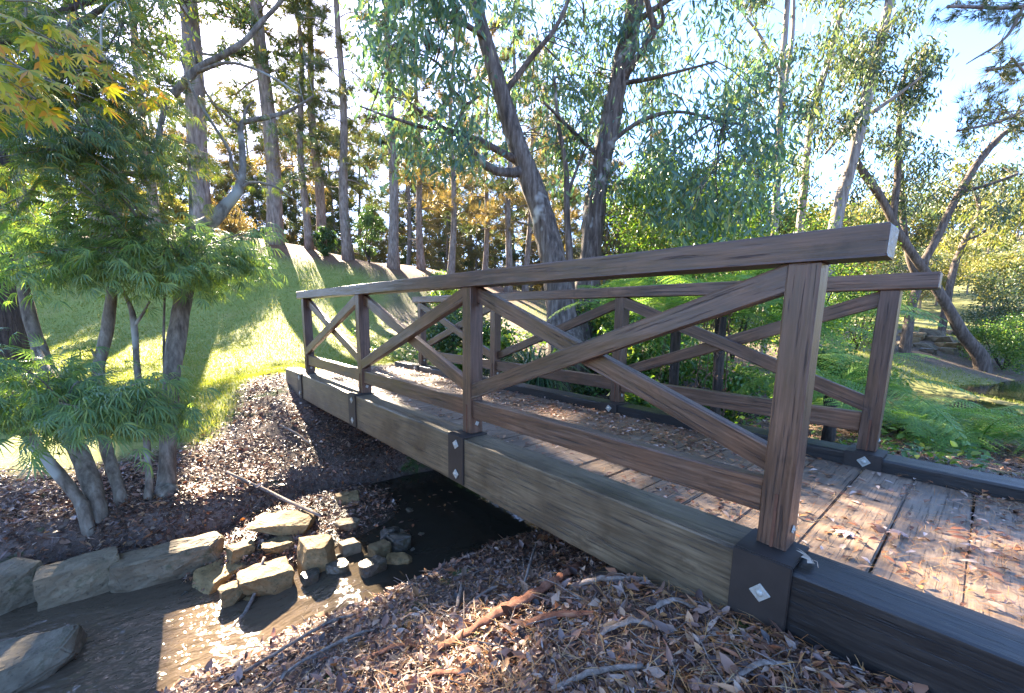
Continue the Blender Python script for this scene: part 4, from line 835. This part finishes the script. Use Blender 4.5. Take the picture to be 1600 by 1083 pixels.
# --- pines of the hill crest: four built, the rest copied
def pine(name_label, H, R, lean, first, seed, gold=0.0, blen=2.6, nb=36, tf=1.0, tz=.9):
    global rng
    keep = rng; rng = np.random.default_rng(seed)
    root = thing('pine_tree', name_label, 'tree', (0, 0, 0), 'pines along the hill crest')
    TG, LG, GG = Geo(), Geo(), Geo()
    zz = np.linspace(-.4, H, 16); cx = lean*np.maximum(zz/H, 0)**1.3*H+.10*np.sin(zz*.7+seed); cy = .10*np.cos(zz*.55+seed)
    rr = R*(1-.85*np.clip(zz/H, 0, 1))+R*.45*np.exp(-np.maximum(zz+.1, 0)*2.2)
    tube(TG, np.column_stack([cx, cy, zz]), rr, 12, .07)
    tuft = needles(15, .05, 1.2)
    for b in range(nb):
        u = (b+.5)/nb; z = first+(H*.97-first)*u**1.1; a = b*2.399+rng.uniform(-.5, .5); L_ = blen*(1.05-.72*u)*rng.uniform(.55, 1.2)
        p0 = np.array([np.interp(z, zz, cx), np.interp(z, zz, cy), z]); d = np.array([math.cos(a), math.sin(a), 0])
        up = rng.uniform(-.22, .30)+.3*u; P = [p0+d*L_*s+np.array([0, 0, L_*(up*s-.20*s*s+.05*math.sin(s*6+b))]) for s in (0, .3, .65, 1)]
        c = catmull(P, 3); tube(TG, c, np.linspace(.035, .010, len(c))*(1.2-.6*u), 5, 0, False)
        nt = int(rng.integers(13, 22)*tf); s = rng.uniform(.35, 1.03, nt); k = np.minimum((s*(len(c)-1)).astype(int), len(c)-1)
        side = np.array([-d[1], d[0], 0]); q = c[k]+side[None]*(rng.normal(0, .30, nt)*(1.2-s*.6))[:, None]*L_/2.2+rng.normal(0, .10, (nt, 3))
        D = d[None]*.6+rdir(nt)*.7+np.array([0, 0, .25]); tgt = GG if rng.random() < gold else LG
        scatter(tgt, tuft, q, frames(D, rdir(nt)), rng.uniform(.42, .74, nt)*tz)
    for b in range(7):
        z = rng.uniform(min(.8, first*.5), first); a = rng.uniform(0, 6.28); p0 = np.array([np.interp(z, zz, cx), np.interp(z, zz, cy), z]); L_ = rng.uniform(.3, 1.1)
        tube(TG, np.array([p0, p0+np.array([math.cos(a)*L_, math.sin(a)*L_, rng.uniform(-.2, .15)])]), [.02, .006], 4, 0, False)
    obj('trunk', TG.mesh('trunk', True), M_PINEB, root, local=True); obj('crown', LG.mesh('crown'), M_PNL, root, local=True)
    if GG.n: obj('golden_crown', GG.mesh('golden_crown'), M_PNG, root, local=True)
    rng = keep; return root
protos = [pine('x', 19, .26, .01, 3.6, 3), pine('x', 17, .22, -.02, 3.4, 4, .12), pine('x', 15, .20, .03, 3.0, 5, .5), pine('x', 20, .27, -.008, 4.9, 6, .06, 2.1, 58, 1.3), pine('x', 7.5, .11, .01, .5, 7, .25, 2.4, 44, 1.2, .9), pine('x', 8.5, .12, -.02, .6, 8, .6, 2.6, 44, 1.2, .9), pine('x', 6.5, .10, .02, .4, 9, .9, 2.3, 40, 1.2, .9)]
used = [False]*7
def put_tree(i, pros, used, px, d, sc, label, group, rz=None, dz=0.):
    p = gbase(px, d); rr_ = random.Random(int(px*7+i*13)); rz = {334: 4.5, 440: .0}.get(px) if rz is None else rz
    if not used[i]: o = pros[i]; used[i] = True
    else:
        o = pros[i].copy(); COL.objects.link(o)
        for ch in list(pros[i].children):
            c = ch.copy(); COL.objects.link(c); c.parent = o
    o.location = (p[0], p[1], p[2]+dz); o.scale = (sc, sc, sc*rr_.uniform(.95, 1.08)); o.rotation_euler[2] = rr_.uniform(0, 6.28) if rz is None else rz
    tag(o, label, 'tree', group); return o
for (px, d, sc, i, l) in [(334, 17.5, 1.45, 0, 'thickest pale grey pine trunk directly behind the bend of the grey maple'), (440, 18.5, 1.15, 3, 'brown pine right of the thickest pale trunk, second thickest along the crest'), (486, 19, .78, 1, 'slim pine right of the brown leaning pine'), (508, 19.5, .80, 3, 'slim dark pine close beside another slim trunk above the needle bank'), (547, 18.2, .80, 0, 'straight dark pine casting a long shadow down the hill'), (619, 17.6, .80, 3, 'tall straight pale pine trunk standing alone above the left end of the bridge'), (660, 19, .75, 1, 'slim pine trunk just left of the pine with golden-brown tiers'), (706, 18.5, .78, 2, 'pine with golden-brown foliage tiers left of the big gum'), (757, 20, .7, 2, 'smaller golden pine just left of the big gum trunk'), (792, 19.5, .78, 1, 'pale pine trunk touching the left side of the big gum'), (822, 21, .75, 2, 'rusty-leaved pine half hidden behind the big gum'), (255, 19, .95, 1, 'pine behind the maple foliage left of the thickest trunk'), (170, 18.5, 1.0, 3, 'pine behind the dark elbowed maple branch'), (60, 19, 1.05, 0, 'pine at the far left seen through the maple crown'), (-60, 18, 1.1, 2, 'pine beyond the left edge whose boughs show over the maple')]:
    put_tree(i, protos, used, px, d, sc, l, 'pines along the hill crest')
for (px, d, sc, i) in [(120, 30, 1.1, 1), (275, 33, 1.0, 1), (640, 31, .9, 2), (735, 34, .9, 1), (850, 30, .9, 1), (930, 27, .9, 2), (1000, 30, 1.0, 1)]:
    put_tree(i, protos, used, px, d, sc, 'thin tall pine of the second row behind the hill crest', 'second row of pines')
for k, (px, d, sc, i) in enumerate([(-20, 33, 1.1, 4), (60, 36, 1.2, 5), (140, 34, 1.1, 4), (200, 38, 1.2, 6), (235, 33, 1.0, 6), (290, 36, 1.2, 4), (360, 34, 1.0, 6), (385, 38, 1.1, 5), (415, 34, 1.0, 4), (462, 36, 1.1, 4), (500, 40, 1.1, 4), (528, 34, 1.0, 4), (590, 35, 1.0, 6), (640, 40, 1.1, 4), (685, 34, 1.1, 5), (700, 28, .9, 6), (745, 33, 1.1, 6), (775, 38, 1.2, 4), (830, 30, 1.0, 6), (120, 42, 2.3, 4), (215, 46, 2.4, 4), (330, 44, 2.2, 4), (405, 47, 2.5, 4), (468, 43, 2.1, 4), (525, 48, 2.4, 4), (570, 44, 2.2, 4), (640, 47, 2.4, 4), (685, 42, 2.0, 4), (735, 48, 2.3, 4), (800, 44, 2.2, 4), (865, 42, 2.2, 5), (880, 30, 1.1, 4), (940, 26, 1.0, 5), (1000, 27, 1.1, 4), (1080, 26, 1.1, 4)]):
    put_tree(i, protos, used, px, d, sc, ['bushy green young conifer between the trunks behind the crest', 'bushy half-golden young conifer between the trunks behind the crest', 'bushy golden-brown young conifer between the trunks behind the crest'][i-4], 'young conifers behind the crest')

# --- leafy trees of the far slopes: three built, the rest copied
def leafy(H, R, seed, mat, nl=110, s=(.16, .30)):
    global rng
    keep = rng; rng = np.random.default_rng(seed); t = Tree('leafy_tree', 'x', (0, 0, 0), 'tree', 'x')
    t.limb([(0, 0, -.5, .20), (.1, 0, H*.25, .15), (-.1, .1, H*.5, .11), (.1, 0, H*.8, .05)], 8, .06, True)
    for k in range(6):
        a = k*1.1+rng.uniform(0, .5); z = H*rng.uniform(.25, .5)
        t.limb([(0, 0, z, .07), (math.cos(a)*R*.4, math.sin(a)*R*.4, z+H*.14, .05), (math.cos(a)*R*.8, math.sin(a)*R*.8, z+H*.26, .02)], 6, .05, True)
    C = rdir(34)*rng.uniform(.55, 1, 34)[:, None]*np.array([R, R, H*.34])+np.array([0, 0, H*.62]); G = Geo()
    hang(G, t, C, R*.30, nl, lance(.5, .1, .1), s[0], s[1], .25, 1.0, .02, 3, .7)
    o = t.root; t.done(M_GUMW, True); obj('crown', G.mesh('crown'), mat, o, local=True); rng = keep; return o
lp = [leafy(9, 3.0, 21, M_HILL), leafy(8, 2.6, 22, M_HILL), leafy(10, 3.0, 23, M_GUL)]
lu = [False]*3
random.seed(9)
n_ = 0
for d0, d1, cnt in ((24, 30, 11), (32, 42, 18), (46, 62, 22)):
    for k in range(cnt):
        px = 930+(1720-930)*(k+random.uniform(.1, .9))/cnt
        if d0 < 30 and px > 1330: continue
        i = (0, 1, 2, 0, 1)[n_ % 5] if px > 1250 else (2, 1, 2, 0, 2)[n_ % 5]; n_ += 1
        put_tree(i, lp, lu, px, random.uniform(d0, d1), random.uniform(.7, 1.05), 'olive yellow tree among the sunlit mass on the far right slopes', 'trees of the far slopes')

for k in range(14):
    put_tree((0, 1, 0, 2)[k % 4], lp, lu, 1350+22*k+random.uniform(-8, 8), random.uniform(19.5, 27) if 22*k > 170 else random.uniform(27, 33), random.uniform(.34, .55), 'low sunlit olive tree on the bank behind the leaning gum', 'low trees behind the far creek')
# --- shrubs
def shrub(label, px, d, w, h, mat, n=26, nl=120, s=(.04, .07), tm=None, zc=0., group='shrubs beyond the bridge', name='shrub', dens=1.0):
    p = gbase(px, d); t = Tree(name, label, p, 'shrub', group); p = np.array(p)
    nl = int(nl*1.9); s = (s[0]*1.15, s[1]*1.15)
    for k in range(6):
        a = k*1.05; e = p+np.array([math.cos(a)*w*.3, math.sin(a)*w*.3, h*rng.uniform(.5, .85)])
        t.limb([(*p, .03), (*(p*.6+e*.4+rng.normal(0, .05, 3)), .022), (*e, .008)], 6, .05, True)
    v = rdir(n)*rng.uniform(.35, 1, n)[:, None]**.6; C = p+np.array([0, 0, h*.52])+v*np.array([w*.5, w*.5, h*.46])
    G = Geo(); hang(G, t, C, min(w, h)*.17, nl, tm or lance(.5, .1, .1), s[0], s[1], .3, 1.0, .008, 3, .8)
    t.done(M_DRKB); t.crown(G, mat); return t
shrub('tall bright green shrub filling the gap right of the two gum trunks', 1040, 9.5, 2.8, 4.9, M_SHL, 60, 130, (.05, .085))
shrub('sunlit yellow-green shrub under the drooping gum foliage', 1150, 10.5, 2.8, 4.9, M_SHL, 60, 130, (.05, .085))
shrub('leafy green shrub behind the top of the near end post', 1265, 11.5, 2.8, 3.8, M_SHL, 46, 130, (.05, .085))
shrub('pale green shrub against the cascade left of the far end post', 1345, 14, 2.2, 2.2, M_SHL, 30, 130)
shrub('dark green shrub at the far end of the far railing', 690, 9.6, 1.0, 1.3, M_DSH, 20, 120)
shrub('low yellow-green shrub on the crest left of the golden pine', 690, 15, 1.5, 1.2, M_SHL, 22, 110)
shrub('rounded bright shrub right of the leaning gum on the creek bank', 1585, 14.2, 2.3, 1.9, M_SHL, 40, 140)
shrub('taller olive shrub behind the rounded bank shrub at the right edge', 1600, 17, 3.0, 3.4, M_GUL, 36, 130, (.06, .11))
shrub('broad-leaved yellow-green plant beyond the middle of the far rail', 990, 6.2, 1.2, .95, M_SHL, 24, 60, (.06, .11), lance(.6, .2, .12))
shrub('broad-leaved green plant left of the strap-leaf clump', 770, 7.4, 1.3, .9, M_SHL, 22, 60, (.05, .09), lance(.6, .2, .12))
shrub('dark leafy undergrowth at the foot of the gum trunks', 920, 7.2, 1.5, .9, M_DSH, 26, 90, (.05, .08), lance(.55, .2, .12))
shrub('green undergrowth bush behind the tree ferns', 1120, 7.4, 1.8, 1.3, M_SHL, 30, 110, (.05, .08))
shrub('low green shrub behind the far post by the creek', 1330, 9.0, 1.8, 1.0, M_DSH, 28, 110, (.05, .08))
shrub('small rounded sapling pine-green bush below the slim crest pines', 512, 18.2, .9, 1.2, M_DSH, 14, 110, (.06, .1))
shrub('dark conifer sapling beside the straight dark pine on the crest', 580, 18, 1.2, 2.4, M_DSH, 26, 120, (.06, .12), lance(.2, .2, .05))
shrub('golden bush glowing at the foot of the thickest pine', 372, 18.5, 1.6, 1.7, M_PNG, 24, 90, (.06, .11), lance(.3, .2, .05))
shrub('yellow lit bush behind the maple foliage on the left crest', 262, 20, 2.0, 2.0, M_HILL, 26, 100, (.08, .14))

shrub('leafy green bush behind the middle post of the far rail', 1010, 7.6, 1.8, 1.3, M_SHL, 30, 110, (.05, .08))
shrub('dark green bush left of the gum trunk base', 730, 8.2, 1.5, 1.2, M_DSH, 26, 110, (.05, .08))
shrub('bright leafy bush between the strap leaves and the tree ferns', 960, 8.6, 1.6, 1.7, M_SHL, 30, 110, (.05, .08))
shrub('green bush behind the ferns seen between the two end posts', 1300, 7.2, 1.7, 1.35, M_SHL, 30, 110, (.05, .08))
cgd = Geo(); m = 26000; x = rng.uniform(1.95, 9, m); y = rng.uniform(-.5, 11, m); dst, hw = stream_dist(x, y)
k = (dst > hw+.1) & (rng.random(m) < np.clip(.45+.8*fbm(x, y, 1.1, 88), 0, 1)) & ~((x > 2.6+(y-5)*.75) & (y > 9.5)); x, y = x[k], y[k]; m = len(x)
z = height(x, y); hgt = rng.uniform(.02, .32, m)*np.clip(.7+.7*fbm(x, y, 1.6, 89), .15, 1.3)
D = np.stack([rng.normal(0, 1, m), rng.normal(0, 1, m), rng.uniform(-.5, .6, m)], 1)
scatter(cgd, lance(.55, .2, .12), np.stack([x, y, z+hgt], 1), frames(D, np.array([0, 0, 1.])+rng.normal(0, .4, (m, 3))), rng.uniform(.04, .095, m))
tag(obj('ground_cover', cgd.mesh('ground_cover'), M_SHL), kind='stuff')

# --- strap-leaved clump and ferns
def tussock(label, px, d, n, L_):
    p = np.array(gbase(px, d)); G = Geo()
    for i in range(n):
        a = rng.uniform(0, 6.28); l = L_*rng.uniform(.6, 1.1); o = rng.uniform(.25, .75)*l; s = np.linspace(0, 1, 7)
        c = p+np.column_stack([np.cos(a)*o*s**1.3, np.sin(a)*o*s**1.3, l*(s*1.25-s**2.4*rng.uniform(.7, 1.15))])+np.append(rng.normal(0, .06, 2), 0)
        w = .012*np.array([.8, 1, 1, .95, .8, .5, .05])[:, None]*np.array([-np.sin(a), np.cos(a), 0]); k = np.arange(6)
        V = np.vstack([c-w, c+w]); G.add(V, np.stack([k, k+1, k+8, k+7], 1))
    o = obj('strap_leaf_plant', G.mesh('strap_leaf_plant'), M_STRAP); tag(o, label, 'plant', 'strap-leaved clumps')
    return o
tussock('dense clump of dark strap leaves beyond the far rail before the gum trunk', 842, 6.3, 420, 1.5)
tussock('smaller strap-leaf clump left of the dense one', 785, 7.0, 200, 1.15)
def frond_mesh(name, L_, seed, sag=.55):
    r = np.random.default_rng(seed); G = Geo(); n = 18; s = np.linspace(0, 1, 14)
    ax = lambda t: np.array([L_*t*(1-.12*t*t), .02*math.sin(t*4+seed), L_*(.62*t-sag*1.55*t*t)])
    c = np.array([ax(t) for t in s]); keep_rng = rng; tube(G, c, np.linspace(.006, .0015, 14)*L_, 5)
    V_, D_, N_, S_ = [], [], [], []
    for i in range(n):
        t = .12+.87*i/(n-1); p = ax(t); d = ax(min(1, t+.02))-ax(t-.02); d /= np.linalg.norm(d); up = np.cross(d, [0, 1, 0]); up = -up if up[2] < 0 else up
        pl = L_*.31*math.sin(math.pi*(.12+.86*t))**.8*(1.05-.25*t)
        for sd in (-1, 1):
            q = np.array([0, sd, 0])*.92+d*.42-up*.12+r.normal(0, .05, 3); q /= np.linalg.norm(q); m = 11
            for j in range(m):
                u = (j+.4)/m; pp = p+q*pl*u-up*.10*pl*u*u; ll = (.024*L_+pl*.05)*(1-u)**.6*(.5+.5*min(1, pl/(.12*L_)))+.003; side = np.cross(up, q); side /= np.linalg.norm(side)
                for s2 in (-1, 1): V_.append(pp); D_.append(side*s2*.85+q*.55-up*.08); N_.append(up); S_.append(ll)
            V_.append(p); D_.append(q); N_.append(up); S_.append(pl)
    S_ = np.array(S_); big = np.zeros(len(S_), bool); big[22::23] = True
    V_, M_ = np.array(V_), frames(np.array(D_), np.array(N_))
    scatter(G, diamond(.42, .06), V_[~big], M_[~big], S_[~big]); scatter(G, diamond(.035, .1), V_[big], M_[big], S_[big])
    return G.mesh(name)
FR = [frond_mesh('frond', 1.0, 1, .50), frond_mesh('frond', 1.0, 2, .56), frond_mesh('frond', 1.0, 3, .38)]
for f in FR: f.materials.append(M_FERN)
def fern(label, px, d, n, L_, trunk=0., a0=0., span=6.283, dead=0, group='ferns beyond the far rail', p=None, up=0., top=None):
    p = gbase(px, d) if p is None else p
    if top is not None: trunk = max(.05, top-p[2])
    t = thing('fern', label, 'fern', p, group)
    if trunk:
        G = Geo(); tube(G, np.array([[0, 0, -.1], [.02, 0, trunk*.5], [0, .02, trunk]]), [.06, .05, .055], 9, .2); obj('trunk', G.mesh('trunk'), M_DRKB, t, local=True)
    for i in range(n):
        a = a0+span*(i+.5*random.random())/n; l = L_*random.uniform(.75, 1.1)
        o = bpy.data.objects.new('frond', FR[i % 3]); COL.objects.link(o); o.parent = t; o.location = (0, 0, trunk)
        o.rotation_euler = (random.uniform(-.25, .25), random.uniform(-.35, .25)-up, a); o.scale = (l, l, l)
    for i in range(dead):
        G = Geo(); a = a0+span*random.random(); q = np.array([math.cos(a), math.sin(a), 0])
        c = [np.array([0, 0, trunk]), np.array([0, 0, trunk])+q*.12+np.array([0, 0, .03]), np.array([0, 0, trunk*.5])+q*.2, np.array([0, 0, trunk*.1])+q*.2]
        c = catmull(c, 4); tube(G, c, .004, 4); m = 40
        scatter(G, lance(.3, .3, .1), c[rng.integers(4, len(c), m)]+rng.normal(0, .035, (m, 3)), frames(rdir(m)+np.array([0, 0, -1.2]), rdir(m)), rng.uniform(.03, .07, m))
        obj('dead_frond', G.mesh('dead_frond'), M_FRND, t, local=True)
    return t
random.seed(4)
fern('tree fern with dead brown fronds behind the middle of the far railing', 1130, 4.1, 12, 1.15, top=.8, dead=7, up=.3)
fern('tree fern with bright arching fronds left of the brown-skirted one', 1060, 4.7, 12, 1.2, top=.8, dead=2, up=.3)
fern('large fern spreading between the two near posts', 1240, 4.0, 12, 1.15, top=.6, dead=2, up=.3)
fern('fern at the foot of the far end post hanging over the bank', 1320, 3.8, 11, 1.05, top=.08, up=.3)
fern('fern spilling pale fronds over the bank right of the far end post', 1440, 4.5, 16, 1.2, .12)
fern('fern sweeping down to the pond at the right edge', 1570, 4.2, 15, 1.2, .08)
fern('low fern under the far lower rail', 1180, 3.5, 10, .6, .1, up=.1)
fern('fern behind the far end post on the way to the creek', 1345, 5.2, 12, .85, top=-.2)
fern('far fern at the pond edge beyond the others', 1500, 6.0, 13, .95, .05)
fern('fern rising over the far rail in front of the strap leaves', 975, 5.6, 12, 1.15, top=.72, up=.3)
fern('small fern by the kerb near the right edge', 1240, 3.3, 9, .45, .02)

# --- conifer bough reaching in from the right
t = Tree('pine_tree', 'conifer whose dark boughs reach in from the right edge', gbase(1850, 5.2))
t.limb([(1850, 800, 5.2, 40), (1840, 400, 5.2, 34), (1830, 100, 5.2, 28), (1820, -250, 5.2, 20), (1815, -500, 5.2, 10)])
t.limb([(1832, 150, 5.2, 14), (1740, 140, 5.1, 10), (1640, 160, 5.0, 8), (1560, 190, 4.9, 5), (1495, 205, 4.9, 3)])
t.limb([(1830, 60, 5.2, 12), (1720, 70, 5.0, 9), (1620, 95, 4.9, 6), (1540, 110, 4.8, 3)])
t.limb([(1825, -20, 5.2, 12), (1720, -20, 5.0, 9), (1600, 10, 4.8, 6), (1480, 10, 4.7, 4)])
t.limb([(1690, 150, 5.05, 6), (1620, 130, 4.9, 4), (1580, 90, 4.8, 3)])
t.limb([(1600, 10, 4.8, 5), (1570, 60, 4.8, 4), (1510, 100, 4.8, 2)])
G = Geo(); tuft = needles(16, .028, .75)
for (n, x0, x1, y0, y1) in ((34, 1500, 1680, 150, 215), (26, 1540, 1680, 80, 150), (22, 1460, 1600, -20, 40), (16, 1540, 1680, 0, 80)):
    for p in px_cloud(n, x0, x1, y0, y1, 4.6, 5.3):
        a = t.near(p); c = t.twig(a, p, .006, .03, 3); k = 6
        scatter(G, tuft, c[rng.integers(len(c)//2, len(c), k)]+rng.normal(0, .03, (k, 3)), frames((p-a)/np.linalg.norm(p-a)+rdir(k)*.5, rdir(k)), rng.uniform(.12, .2, k))
t.done(M_PINEB); t.crown(G, M_PNL)
